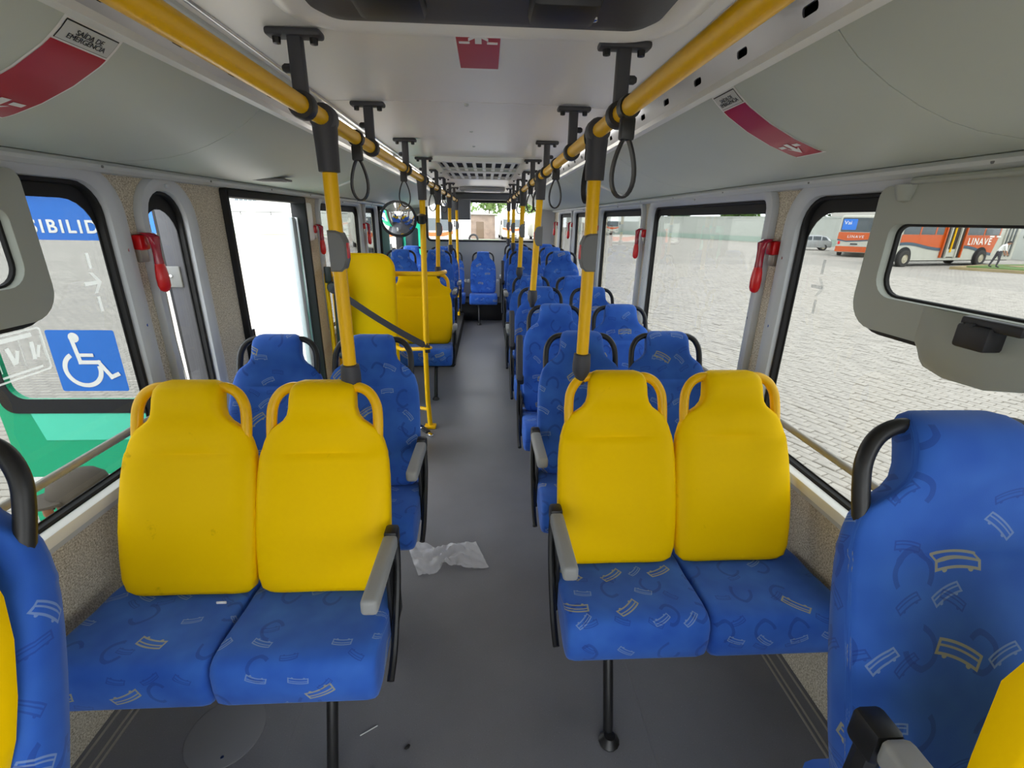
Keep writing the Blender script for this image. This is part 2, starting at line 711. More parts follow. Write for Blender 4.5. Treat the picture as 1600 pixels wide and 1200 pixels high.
# seams and side channels lying in the floor
for nm, x in (('floor_seam', 0.585), ('floor_seam', -0.585)):
    MB().box((x, 3.0, 0.0006), (0.003, 9.0, 0.0012)).build('floor_seam', simple('weld_seam', srgb(120, 120, 124), 0.5) if x > 0 else bpy.data.materials['weld_seam'], fl, smooth=False)
for x in (1.135, 1.155, 1.195, -1.135, -1.155, -1.195):
    MB().box((x, 3.0, 0.002), (0.006, 9.5, 0.004)).build('floor_channel', 'tube', fl, smooth=False)

# raised platforms over the wheels; near-black stands in for contact shade by the aisle
for sx in (1, -1):
    xa, xb = 0.31, WX
    if sx > 0:
        pb = MB().rbox((sx * (xa + xb) / 2, 6.35, 0.085), (xb - xa, 2.9, 0.17), 0.012)
        st(pb.build('floor_platform', 'rubber'))
    else:
        pb = MB().rbox((sx * (xa + xb) / 2, 6.35, 0.075), (xb - xa, 2.5, 0.15), 0.012)
        st(pb.build('floor_platform', 'rubber'))
    st(MB().rbox((sx * (0.66 + WX) / 2, 0.0, 0.10), (WX - 0.66, 1.1, 0.20), 0.01).build('floor_wheel_box', 'floor'))

st(MB().rbox((0, 8.02, .15), (2 * WX - .02, .62, .30), .012).build('floor_rear_plinth', 'rubber'))  # black box added for the dark shade under the back row

# windows:  (side, y0, y1, z0, z1, corner radius, glass?, vent?)
ZS, ZT = 0.682, 1.742
WINS = [
    (1, -1.42, 0.12, ZS, ZT, 0.15, False),
    (1, 0.26, 1.812, ZS, ZT, 0.15, True),
    (1, 1.928, 3.42, ZS, ZT, 0.10, False),
    (1, 3.55, 4.92, ZS, ZT, 0.10, False),
    (1, 5.05, 6.42, ZS, ZT, 0.10, False),
    (1, 6.55, 7.75, ZS, ZT, 0.10, False),
    (-1, -1.42, 0.12, ZS, ZT, 0.15, False),
    (-1, 0.25, 1.77, ZS, ZT, 0.15, True),
    (-1, 1.865, 2.185, 0.30, 1.722, 0.15, False),
    (-1, 3.76, 5.02, ZS, ZT, 0.12, False),
    (-1, 5.15, 5.75, ZS, ZT, 0.10, False),
]
DOORS = [(-1, 2.46, 3.50, 1.715), (-1, 5.86, 7.30, 1.715)]


def wallfn(side):
    return lambda a, b, t: (side * (WX + t), a, b)


for side, nm in ((1, 'wall_right'), (-1, 'wall_left')):
    holes = [rrect(y0, y1, z0, z1, r) for (s, y0, y1, z0, z1, r, v) in WINS if s == side]
    for (s, y0, y1, z1) in DOORS:
        if s == side:
            holes.append([(y0, -0.05), (y1, -0.05), (y1, z1), (y0, z1)])
    w = plate([(Y0B, -0.3), (Y1B, -0.3), (Y1B, 1.80), (Y0B, 1.80)], holes, wallfn(side), 0.0, 0.055)
    st(w.build(nm, 'wall', smooth=False))

wcount = 0
for (s, y0, y1, z0, z1, r, vent) in WINS:
    wcount += 1
    w = empty('window_%d' % wcount, (s * WX, (y0 + y1) / 2, z0))
    st(w)
    cx, cy, cz = w.location

    def P(a, b, t, s=s, cx=cx, cy=cy, cz=cz):
        return (s * (WX + t) - cx, a - cy, b - cz)
    small = (y1 - y0) < 0.5
    fw = 0.045 if small else 0.052
    rings = []
    for d, t in ((-0.016, 0.0), (-0.016, -0.012), (-0.008, -0.024), (0.008, -0.028), (fw - 0.02, -0.024), (fw - 0.006, -0.012), (fw, 0.03)):
        rings.append([P(a, b, t) for a, b in inset_rr(y0, y1, z0, z1, r, d)])
    MB().loft(rings, cap=False).build('frame', 'frame', w)
    rings = []
    for d, t in ((fw - 0.004, 0.006), (fw + 0.002, 0.004), (fw + 0.008, 0.008), (fw + 0.010, 0.034)):
        rings.append([P(a, b, t) for a, b in inset_rr(y0, y1, z0, z1, r, d)])
    MB().loft(rings, cap=False).build('rubber_seal', 'rubber', w)
    g0 = fw + 0.005
    out = inset_rr(y0, y1, z0, z1, r, g0)
    MB().add([P(a, b, 0.030) for a, b in out] + [P(a, b, 0.036) for a, b in out],
             [tuple(range(len(out))), tuple(range(2 * len(out) - 1, len(out) - 1, -1))] +
             [(i, (i + 1) % len(out), len(out) + (i + 1) % len(out), len(out) + i) for i in range(len(out))]).build('pane', 'clear' if small or (s > 0 and y0 < 0) else 'glass', w, smooth=False)
    # black printed border, deep along the top
    top = 0.05 if not small else 0.06
    hole = rrect(y0 + fw + 0.014, y1 - fw - 0.014, z0 + fw + 0.014, z1 - fw - top, max(r - 0.04, 0.05))
    plate(out, [hole], P, 0.0265, 0.0295).build('printed_border', 'rubber', w, smooth=False)
    if not small:
        # bright sill strip below
        MB().rbox((-s * 0.018, 0, 0.034), (0.04, y1 - y0 + 0.02, 0.036), 0.004).build('sill_strip', 'white', w)
        # little screws in the upright frame
        for zz in (0.25, 0.5, 0.75):
            for ye in (y0 + 0.02, y1 - 0.02):
                MB().lathe([(0.0, -0.004), (0.005, -0.003), (0.006, 0)], P(ye, z0 + (z1 - z0) * zz, -0.026), 8, 'x', rot=None if s < 0 else Matrix.Scale(-1, 3, Vector((1, 0, 0)))).build('screw', 'chrome', w)
    if vent:
        v0, v1 = (0.36, 1.385) if s > 0 else (0.36, 1.415)
        zo0, zo1 = 1.312, 1.705
        vf = plate(rrect(v0, v1, zo0, zo1, [0.03, 0.03, 0.09, 0.09]), [rrect(v0 + 0.06, v1 - 0.066, 1.408, 1.606, [0.03, 0.03, 0.06, 0.06])], P, -0.03, -0.006)
        o = vf.build('vent_frame', 'hopper', w)
        bv = o.modifiers.new('bevel', 'BEVEL')
        bv.width = 0.009
        bv.segments = 3
        bv.limit_method = 'ANGLE'
        bv.angle_limit = R(50)
        rg = []
        oo = (v0 + 0.06, v1 - 0.066, 1.408, 1.606, [0.03, 0.03, 0.06, 0.06])
        for d, t in ((-0.003, -0.008), (0.006, -0.006), (0.007, 0.004)):
            rg.append([P(a, b, t) for a, b in inset_rr(*oo, d)])
        MB().loft(rg, cap=False).build('vent_seal', 'rubber', w)
        # rubber skirt showing under the vent
        rg = []
        for d, t in ((-0.018, 0.026), (-0.018, 0.004), (-0.004, 0.0)):
            rg.append([P(a, b, t) for a, b in inset_rr(v0, v1, zo0, zo1, [0.03, 0.03, 0.09, 0.09], d)])
        MB().loft(rg, cap=False).build('vent_skirt', 'rubber', w)
        yl = 0.975 if s > 0 else 1.0
        hb = []
        for yy, hh, dd in ((yl - 0.2, 0.0, 0.004), (yl - 0.13, 0.035, 0.018), (yl - 0.05, 0.058, 0.03), (yl + 0.05, 0.062, 0.032), (yl + 0.11, 0.05, 0.028), (yl + 0.15, 0.012, 0.01), (yl + 0.165, 0.0, 0.002)):
            zt = 1.40
            hb.append([P(yy, zt, -0.02), P(yy, zt + 0.008, -0.03 - dd * 0.7), P(yy, zt - 0.01, -0.03 - dd), P(yy, zo0 - hh + 0.02, -0.03 - dd), P(yy, zo0 - hh, -0.028 - dd * 0.5), P(yy, zo0 - hh * 0.9, -0.01)])
        MB().loft(hb).build('latch_housing', 'hopper', w, ang=50)
        la = MB().rbox(P(yl - 0.03, 1.372, -0.075), (0.05, 0.075, 0.055), 0.008)
        la.rbox(P(yl - 0.055, 1.402, -0.08), (0.022, 0.13, 0.024), 0.006)
        la.rbox(P(yl - 0.02, 1.395, -0.085), (0.03, 0.02, 0.012), 0.003)
        la.build('latch', 'blackp', w)
        # swivel bracket at the top
        MB().lathe([(0.002, -0.045), (0.018, -0.04), (0.026, -0.02), (0.03, 0.0)], P(v1 - 0.09, 1.705, -0.03), 12, 'z').build('pivot', 'hopper', w)
        MB().tube([P(v1 - 0.12, 1.712, -0.045), P(v0, 1.712, -0.045)], 0.009, 8).build('pivot_rod', 'hopper', w)
    else:
        MB().rbox(P((y0 + y1) / 2, z1 - 0.022, -0.030), (0.012, 0.018, 0.016), 0.004).build('rod_clip', 'frame', w)

# prints on the inside of the panes: exit arrows (frosted) beside the vents
def window_decal(name, side, y, z, label):
    e = empty(name, (side * (WX + 0.024), y, z))
    mb = MB()
    w_, t_ = 0.010, 0.0012

    def bar(a0, a1, b0, b1):
        mb.box((0, (a0 + a1) / 2, (b0 + b1) / 2), (t_, a1 - a0, b1 - b0))
    bar(-0.006, 0.006, 0.045, 0.095)
    bar(-0.006, 0.006, -0.095, -0.045)
    d = -1 if side > 0 else -1
    bar(-0.02, 0.04, -0.006, 0.006)
    mb.add([(0, -0.03, 0), (0, -0.002, 0.034), (0, 0.012, 0.034), (0, -0.014, 0), (0, 0.012, -0.034), (0, -0.002, -0.034)], [(0, 1, 2, 3), (0, 3, 4, 5)])
    mb.build('arrow_print', 'faintw' if side < 0 else 'faintg', e, smooth=False)
    tag(e, label, 'sticker')
    if side > 0:
        e.rotation_euler = (0, 0, 0)
    else:
        e.rotation_euler = (0, 0, PI)
    return e


window_decal('exit_arrow_sticker', 1, 1.62, 1.39, 'faint grey exit arrow sticker on the right window pane beside the grey vent')
window_decal('exit_arrow_sticker', -1, 1.63, 1.38, 'faint pale exit arrow sticker on the left window pane above wheelchair sign')

e = empty('instruction_sticker', (-(WX + 0.022), 1.285, 1.225))
plate(rrect(-0.11, 0.105, -0.065, 0.062, 0.01), [rrect(-0.105, 0.10, -0.06, 0.057, 0.008)], lambda a, b, t: (t, a, b), 0, 0.0012).build('outline_print', 'faintw', e, smooth=False)
mb = MB()
mb.box((0, -0.01, 0.045), (0.001, 0.17, 0.012))
for k, (a, b) in enumerate(((-0.07, 0), (0.0, 0), (0.065, 0))):
    mb.box((0, a, 0.0), (0.001, 0.012, 0.05), Matrix.Rotation(0.5 - 0.3 * k, 3, 'X'))
    mb.box((0, a + 0.015, -0.005), (0.001, 0.010, 0.035), Matrix.Rotation(-0.4, 3, 'X'))
    mb.box((0, a + 0.033, 0.0), (0.001, 0.002, 0.075))
mb.box((0, 0.02, -0.05), (0.001, 0.12, 0.006))
mb.build('pictogram_print', 'faintw', e, smooth=False)
tag(e, 'pale printed instruction sticker on the left window left of the wheelchair sign', 'sticker')

# ceiling: three flat laminate panels, joints between
ceil = MB().box((0, (Y0B + Y1B) / 2, CZ + 0.06), (2 * 0.64, Y1B - Y0B, 0.06)).build('ceiling', 'dgrey', smooth=False)
st(ceil)
JN = [Y0B, 0.30, 2.0, 3.60, 5.25, 6.9, Y1B]
for a, b in zip(JN[:-1], JN[1:]):
    bow = []
    for x in (-0.62, -0.45, -0.2, 0.0, 0.2, 0.45, 0.62):
        bow.append(x)
    nY = 5
    rings = []
    for k in range(nY + 1):
        y = a + 0.005 + (b - a - 0.010) * k / nY
        sag = 0.004 * math.sin(PI * k / nY)
        rings.append([(x, y, CZ + 0.012 * (1 - (x / 0.62) ** 2) - sag) for x in bow] + [(x, y, CZ + 0.03) for x in reversed(bow)])
    MB().loft(rings).build('ceiling_panel', 'ceil', ceil, ang=20)
    if a > 1:
        for sx in (-0.02,):
            MB().lathe([(0.0, -0.006), (0.008, -0.003), (0.009, 0.004)], (sx, a + 0.03, CZ + 0.008), 8).build('panel_screw', 'trim', ceil)
for yy in (2.6, 3.1):
    MB().lathe([(0.0, -0.006), (0.008, -0.003), (0.009, 0.004)], (-0.02, yy, CZ + 0.008), 8).build('panel_screw', 'trim', ceil)

# cove panels and profiles along both sides
COVE = [(0.650, 1.930), (0.68, 1.902), (0.71, 1.878), (0.775, 1.840), (0.845, 1.808), (0.91, 1.785), (0.975, 1.770), (1.06, 1.760), (1.14, 1.755), (1.215, 1.755)]


def cove_pt(x):
    for (x0, z0), (x1, z1) in zip(COVE[:-1], COVE[1:]):
        if x0 <= x <= x1:
            return z0 + (z1 - z0) * (x - x0) / (x1 - x0)
    return COVE[-1][1]


for side, nm in ((1, 'ceiling_cove_right'), (-1, 'ceiling_cove_left')):
    # backing above the panels closes the roof edge
    root = MB().add([(side * 0.60, Y0B, 2.12), (side * 1.29, Y0B, 2.0), (side * 1.29, Y1B, 2.0), (side * 0.60, Y1B, 2.12),
                     (side * 1.29, Y0B, 1.78), (side * 1.29, Y1B, 1.78)], [(0, 1, 2, 3), (1, 4, 5, 2)]).build(nm, 'dgrey', smooth=False)
    st(root)
    js = [Y0B, -0.6, 0.93 if side > 0 else 0.2, 2.45 if side > 0 else 1.72, 3.95 if side > 0 else 3.2, 5.45 if side > 0 else 4.7, 6.95, Y1B]
    for a, b in zip(js[:-1], js[1:]):
        rings = []
        nY = 4
        for k in range(nY + 1):
            y = a + 0.0015 + (b - a - 0.003) * k / nY
            rings.append([(side * x, y, z) for x, z in COVE] + [(side * x, y, z + 0.012) for x, z in reversed(COVE)])
        MB().loft(rings).build('cove_panel', 'cove', root, ang=25)
    # white flange and slotted aluminium face
    MB().box((side * 0.646, (Y0B + Y1B) / 2, 1.9265), (0.028, Y1B - Y0B, 0.019)).build('white_flange', 'white', root, smooth=False)
    slots = []
    ys = Y0B + 0.1
    off = 1.255 if side < 0 else 1.195
    k0 = -14
    for k in range(k0, 32):
        y = off + k * 0.232
        if Y0B + 0.1 < y < Y1B - 0.1:
            slots.append(rrect(y - 0.022, y + 0.022, 1.950, 1.966, 0.006, 3))
    plate([(Y0B, 1.930), (Y1B, 1.930), (Y1B, 2.03), (Y0B, 2.03)], slots, lambda a, b, t, side=side: (side * (0.612 + t + 0.3 * (2.0 - b)), a, b), 0, 0.004).build('slotted_profile', 'alu', root, smooth=False)
    MB().box((side * 0.66, (Y0B + Y1B) / 2, 1.975), (0.006, Y1B - Y0B, 0.11)).build('profile_backing', 'rubber', root, smooth=False)
    # edge moulding where the flat ceiling stops
    MB().rbox((side * 0.585, (Y0B + Y1B) / 2, CZ - 0.004), (0.05, Y1B - Y0B, 0.014), 0.004).build('ceiling_moulding', 'trim', root)
    MB().rbox((side * 0.535, (Y0B + Y1B) / 2, CZ - 0.001), (0.012, Y1B - Y0B, 0.010), 0.003).build('ceiling_bead', 'alu', root)

    for yl in (2.05, 3.55, 5.05, 6.55):  # glowing strips added to brighten the middle and rear of the bus
        MB().rbox((side * 0.578, yl + 0.70, CZ - 0.012), (0.034, 1.36, 0.012), 0.004).build('led_diffuser', 'led', root)
    # ledge trim over the windows
    prof = [(1.215, 1.757), (1.19, 1.757), (1.172, 1.752), (1.165, 1.742), (1.168, 1.732), (1.180, 1.722), (1.215, 1.720)]
    rings = [[(side * x, y, z) for x, z in prof] for y in (Y0B, 2.0, Y1B)]
    st(MB().loft(rings).build('trim_1' if side > 0 else 'trim_2', 'trim', ang=25))
    for k in range(12):
        y = 0.45 + 0.62 * k
        MB().lathe([(0, 0.004), (0.004, 0.003), (0.005, 0)], (side * 1.166, y, 1.737), 6, 'x').build('screw', 'boxgrey', bpy.data.objects['trim_1' if side > 0 else 'trim_2'])

# rear bulkhead with its window
RW = (-0.95, 0.93, 1.24, 1.875)
st(plate([(-1.29, -0.2), (1.29, -0.2), (1.29, 1.80), (0.66, 2.06), (-0.66, 2.06), (-1.29, 1.80)], [rrect(*RW, 0.07)], lambda a, b, t: (a, Y1B + t, b), 0.0, 0.06).build('wall_back', 'rear', smooth=False))
w = empty('window_%d' % (wcount + 1), (0, Y1B, 1.24))
st(w)
rings = [[(a, t, b - 1.24) for a, b in inset_rr(*RW, 0.07, d)] for d, t in ((-0.012, 0.0), (-0.012, -0.014), (0.012, -0.016), (0.022, 0.0), (0.022, 0.05))]
MB().loft(rings, cap=False).build('rubber_seal', 'rubber', w)
out = inset_rr(*RW, 0.07, 0.02)
MB().add([(a, 0.03, b - 1.24) for a, b in out], [tuple(range(len(out)))]).build('pane', 'clear', w, smooth=False)
# header valance and the dark box over the left of the rear window
st(MB().rbox((0, Y1B - 0.06, 1.945), (1.9, 0.12, 0.10), 0.02).build('trim_3', 'rearbox'))
b_ = MB().rbox((-0.425, 7.95, 1.73), (0.45, 0.5, 0.30), 0.015).build('equipment_box', 'rearbox')
tag(b_, 'dark grey box hanging in front of the rear window on its left', 'box')
b_ = MB().rbox((0, 7.0, 1.985), (0.62, 0.4, 0.05), 0.02)
o = b_.build('ceiling_lamp_housing', 'grey')
MB().rbox((0, 7.0, 1.957), (0.5, 0.22, 0.012), 0.005).build('diffuser', 'white', o)
tag(o, 'flat pale housing on the ceiling near the rear window', 'ceiling fixture')

# front bulkhead behind the viewer: windscreen
st(plate([(-1.29, -0.2), (1.29, -0.2), (1.29, 1.80), (0.66, 2.06), (-0.66, 2.06), (-1.29, 1.80)], [rrect(-1.17, 1.17, 0.30, 1.78, 0.1)], lambda a, b, t: (a, Y0B + t, b), -0.06, 0.0).build('wall_front', 'rear', smooth=False))
out = rrect(-1.17, 1.17, 0.30, 1.78, 0.1)
w = empty('window_%d' % (wcount + 2), (0, Y0B, 0.55))
st(w)
MB().add([(a, -0.03, b - 0.55) for a, b in out], [tuple(range(len(out)))]).build('windscreen_pane', 'clear', w, smooth=False)

# door jambs (left side)
dn = 0
for (s, y0, y1, z1) in DOORS:
    dn += 1
    d = empty('door_%d' % dn, (s * WX, (y0 + y1) / 2, 0))
    st(d)
    mb = MB()
    cy = (y0 + y1) / 2
    for yy in (y0 + 0.012, y1 - 0.012):
        mb.rbox((-0.02, yy - cy, z1 / 2), (0.10, 0.032, z1), 0.008)
    mb.build('jamb_seal', 'rubber', d)
    MB().rbox((-0.02, 0, z1 - 0.015), (0.10, y1 - y0, 0.04), 0.008).build('head_seal', 'rubber', d)
    if dn == 1:
        MB().rbox((-0.06, y1 - cy - 0.065, z1 / 2 - 0.1), (0.035, 0.05, z1 - 0.05), 0.006).build('jamb_post', 'frame', d)
        MB().rbox((-0.05, y1 - cy - 0.025, z1 / 2 - 0.1), (0.05, 0.025, z1 - 0.05), 0.006).build('jamb_liner', 'alu', d)
        MB().rbox((0.0, y1 - cy + 0.07, 1.56), (0.05, 0.12, 0.26), 0.02).build('actuator_cover', 'print', d)
        MB().rbox((0.02, y0 - cy + 0.03, 0.97), (0.03, 0.035, 0.12), 0.006).build('hinge', 'black', d)
    MB().box((-0.2, 0, -0.2), (0.5, y1 - y0, 0.02)).build('step_plate', 'dgrey', d, smooth=False)

# lower wall rails (guard tubes under the windows)
for side, lab in ((1, 'right'), (-1, 'left')):
    y_a, y_b = 0.1, 1.86 if side < 0 else 7.6
    e = empty('window_guard_rail', (side * 1.165, y_a, 0.895))
    MB().tube([(0, 0, 0), (0, y_b - y_a, 0)], 0.0125, 12).build('rail', 'tube', e)
    k = 0
    yy = 0.15
    while yy < y_b - y_a:
        MB().tube([(0, yy, 0), (side * 0.055, yy, -0.02)], 0.007, 8).build('bracket', 'tube', e)
        yy += 1.55
    tag(e, 'beige grey guard tube running along the %s window sill' % lab, 'rail')


# ------------------------------------------------------------------ seats
TILT = R(19)
U = Vector((0, math.sin(TILT), math.cos(TILT)))
NF = Vector((0, -math.cos(TILT), math.sin(TILT)))
BACK = [(-0.012, .150, -.004, -.030), (-0.004, .176, .014, -.042), (.012, .193, .028, -.046), (.05, .203, .036, -.048), (.12, .207, .042, -.048), (.20, .209, .045, -.047), (.29, .208, .041, -.045),
        (.36, .206, .036, -.042), (.41, .202, .031, -.040), (.430, .199, .031, -.039), (.437, .198, .021, -.039), (.443, .197, .020, -.039), (.450, .195, .023, -.038), (.475, .188, .021, -.036),
        (.497, .179, .020, -.034), (.515, .166, .022, -.032), (.530, .146, .026, -.031), (.545, .124, .032, -.030), (.562, .110, .040, -.030), (.585, .103, .047, -.031), (.615, .101, .049, -.033),
        (.640, .099, .043, -.036), (.656, .094, .030, -.038), (.668, .084, .012, -.036), (.675, .066, -.010, -.030)]
XF = [-.99, -.95, -.88, -.76, -.58, -.36, -.12, .12, .36, .58, .76, .88, .95, .99]


def make_back(name, mat, parent, cx, base, wide=1.0, pad=None):
    hs = 1.0 if wide == 1.0 else 1.28
    """upholstered backrest lofted up the recline axis; base = (y,z) of the lower front face"""
    rings, uvs = [], []
    for h, hw, fr, bk in BACK:
        hw *= wide * (1 + (hs - 1) * min(1.0, max(0.0, (h - .47) / .06)))
        b = Vector((cx, base[0], base[1])) + U * h - NF * 0.04
        ring = []
        arc = 0
        last = None
        body = 1.0 if h < 0.43 else max(0.0, 1 - (h - 0.43) / 0.08)
        mid = (fr + bk) / 2
        half = (fr - bk) / 2
        sec = []
        for xf in XF:
            edge = (1 - min(1.0, abs(xf)) ** 10)
            dd = mid + half * (0.55 + 0.45 * edge)
            if abs(xf) < 0.7:
                dd -= 0.010 * body * (1 - (xf / 0.7) ** 2) * (1 if h > 0.03 else 0.3)
            if 0.434 < h < 0.446 and abs(xf) > 0.48:
                dd += 0.006
            sec.append((xf * hw, dd))
        sec += [(hw * 1.0, mid + half * 0.25), (hw * 1.0, mid - half * 0.3), (hw * .97, mid - half * .75), (hw * 0.86, bk), (hw * 0.4, bk - 0.004), (-hw * 0.4, bk - 0.004), (-hw * 0.86, bk), (-hw * .97, mid - half * .75), (-hw * 1.0, mid - half * 0.3), (-hw * 1.0, mid + half * 0.25)]
        for q, (xx, dd) in enumerate(sec):
            p = b + Vector((xx, 0, 0)) + NF * dd
            ring.append(tuple(p))
            if last is not None:
                arc += (Vector((xx, dd, 0)) - last).length
            last = Vector((xx, dd, 0))
            uvs.append((arc - hw, h))
        rings.append(ring)
    o = MB().loft(rings, uvs=uvs).build(name, mat, parent, ang=60)
    return o


def make_handles(parent, cx, base, mat, rad, wide=1.0):
    for sx in (-1, 1):
        b = Vector((cx, base[0], base[1])) - NF * 0.045
        pts = [(sx * .07, .648), (sx * .105 + sx * .21 * (wide - 1), .650), (sx * .140 + sx * .21 * (wide - 1), .632), (sx * .162 + sx * .21 * (wide - 1), .595), (sx * .168 + sx * .21 * (wide - 1), .55), (sx * .168 + sx * .21 * (wide - 1), .49)]
        path = smooth_path([b + Vector((x, 0, 0)) + U * h for x, h in pts], 5)
        MB().tube(path, rad, 10).build('grab_handle', mat, parent)


def make_cushion(parent, a0, a1, base, mat='blue', depth=0.245, zt=0.468):
    y0, z0 = base
    dz = z0 - 0.48
    prof = [(.13, zt - .02), (.06, zt - .008), (-.02, zt - .004), (-.10, zt + .004), (-.17, zt + .006), (-depth + .03, zt + .002), (-depth + .010, zt - .010), (-depth, zt - .032), (-depth - .003, zt - .085), (-depth + .002, zt - .130),
            (-depth + .016, zt - .152), (-depth + .05, zt - .160), (-.05, zt - .145), (.08, zt - .12), (.13, zt - .10)]
    cyp, czp = -.06, zt - .075
    lens = [0]
    for p, q in zip(prof[:-1], prof[1:]):
        lens.append(lens[-1] + math.hypot(q[0] - p[0], q[1] - p[1]))
    L = abs(a1 - a0)
    sg = 1 if a1 > a0 else -1
    secs = [(0.0, .030), (.004, .014), (.012, .005), (.03, 0)] + [(L * k / 6, 0) for k in range(1, 6)] + [(L - .03, 0), (L - .012, .005), (L - .004, .014), (L, .030)]
    rings, uvs = [], []
    for a, ins in secs:
        ring = []
        f = a / L
        for i, (y, z) in enumerate(prof):
            d = Vector((y - cyp, z - czp))
            l = d.length
            yy = cyp + d.x * (1 - ins / max(l, .06) * 0.8)
            zz = czp + d.y * (1 - ins / max(l, .06) * 0.8)
            if z > czp and y < .1:
                zz -= 0.006 * math.sin(PI * f) * (1 if y > -.2 else .3)
            ring.append((a0 + sg * a, y0 + yy, dz + zz))
            uvs.append((a, lens[i]))
        rings.append(ring)
    return MB().loft(rings, uvs=uvs).build('cushion', mat, parent, ang=60)


def seat_unit(name, s, x_aisle, y0, zf=0.0, n=2, back='blue', arm='down', yellow_pad=False, wide=1.0, leg=True, seatw=0.45, frame_bar=True, cushion_mat='blue'):
    """bus seat facing -Y. s=+1: the aisle lies to its left in the picture"""
    root = empty(name, (x_aisle, y0, zf))
    base = (0.0, 0.48)
    W = seatw * n
    for i in range(n):
        a0, a1 = s * (i * seatw + .004), s * ((i + 1) * seatw - .004)
        make_cushion(root, a0, a1, base, cushion_mat)
    cxs = [s * (.22 + .415 * i) for i in range(n)] if wide == 1.0 else [s * W / 2]
    hm, hr = ('ypaint', .0165) if back == 'yellow' else ('black', .0135)
    for cx in cxs:
        make_back('backrest', back, root, cx, base, wide)
        make_handles(root, cx, base, hm, hr, wide)
    # under-frame, side plate, leg and foot
    fr = MB()
    fr.rbox((s * W / 2, -.02, .325), (W - .06, .04, .035), .008)
    fr.rbox((s * W / 2, -.17, .325), (W - .06, .03, .03), .008)
    for a in (.03, W - .05):
        fr.rbox((s * a, -.05, .33), (.03, .32, .03), .006)
    fr.build('under_frame', 'black', root)
    if frame_bar:
        sb = MB()
        sb.tube(smooth_path([(s * -.012, .05, .66), (s * -.016, .04, .60), (s * -.018, .0, .50), (s * -.018, -.10, .36), (s * -.016, -.17, .31)], 4), .011, 8)
        sb.rbox((s * .0, .03, .45), (.014, .14, .26), .005)
        sb.build('side_frame', 'black', root)
    if arm == 'down':
        br = MB().rbox((s * -.006, .035, .668), (.042, .05, .055), .01)
        br.build('armrest_hinge', 'black', root)
        rot = Matrix.Rotation(R(-3), 3, 'X')
        MB().rbox((s * -.006, -.125, .672), (.044, .285, .046), .012, 3, rot).build('armrest', 'grey', root)
        MB().rbox((s * -.006, -.10, .645), (.026, .22, .016), .004, 1, rot).build('armrest_core', 'black', root)
    elif arm == 'up':
        MB().rbox((s * -.006, .045, .668), (.042, .05, .055), .01).build('armrest_hinge', 'black', root)
        rot = Matrix.Rotation(R(-15), 3, 'X')
        MB().rbox((s * -.012, .07, .80), (.040, .045, .28), .012, 3, rot).build('armrest', 'dgrey', root)
    if leg:
        lg = MB()
        lg.tube([(s * .15, -.14, .315), (s * .155, -.175, .27), (s * .158, -.24, .05), (s * .158, -.245, .015)], .0165, 10)
        lg.build('leg', 'black', root)
        ft = MB().lathe([(0.0, 0.0), (.032, 0.0), (.034, .006), (.026, .016), (.018, .03), (0, .03)], (s * .158, -.265, -zf * 0), 14)
        ft.build('foot', 'black', root)
    else:
        lg = MB()
        lg.rbox((s * W / 2, -.05, .15), (.05, .05, .32), .008)
        lg.build('leg', 'black', root)
    return root


SEATS = 'passenger seats facing the viewer'
ye_r = seat_unit('double_seat', 1, .292, 1.285, back='yellow')
tag(ye_r, 'double seat with yellow backrests and blue cushions right of the aisle', 'seat', SEATS)
ye_l = seat_unit('double_seat', -1, -.246, 1.185, back='yellow')
tag(ye_l, 'double seat with yellow backrests and blue cushions left of the aisle', 'seat', SEATS)
bl_l = seat_unit('double_seat', -1, -.235, 1.815)
tag(bl_l, 'blue double seat right behind the yellow pair on the left by the open door', 'seat', SEATS)
bl_r = seat_unit('double_seat', 1, .285, 1.905)
tag(bl_r, 'blue double seat directly behind the yellow pair on the right', 'seat', SEATS)
ups = seat_unit('double_seat', 1, .268, 2.665, arm='up')
tag(ups, 'second blue double seat behind the yellow pair on the right, armrest folded up', 'seat', SEATS)


def dup(src, x, y, z, label):
    c = copy_tree(src)
    c.location = (x, y, z)
    return tag(c, label, 'seat', SEATS)


dup(ups, .262, 3.47, 0, 'third blue double seat behind the yellow pair on the right, armrest folded up')
dup(bl_r, .258, 4.24, 0, 'fourth blue double seat behind the yellow pair on the right')
dup(bl_r, .270, 5.20, .17, 'raised blue double seat on the right platform, nearest of the raised ones')
dup(ups, .270, 5.98, .17, 'raised blue double seat on the right platform, middle row')
dup(bl_r, .270, 6.76, .17, 'raised blue double seat on the right platform, rearmost row')
dup(bl_l, -.31, 5.45, .15, 'raised blue double seat on the left behind the wide yellow seat')
dup(bl_l, -.30, 6.20, .15, 'second raised blue double seat on the left behind the yellow seat')
# back row: singles against the rear bulkhead
single = seat_unit('single_seat', 1, -.22, 7.62, n=1, arm='none', frame_bar=False)
for q in (-.012, .452):
    MB().rbox((q, -.02, .66), (.04, .10, .045), .012).build('armrest', 'grey', single)
tag(single, 'blue single seat in the middle of the back row facing down the aisle', 'seat', SEATS)
for xx, lab in ((-.735, 'blue single seat in the back row left of the middle one'), (.32, 'blue single seat in the back row right of the middle one')):
    dup(single, xx, 7.66, 0, lab)

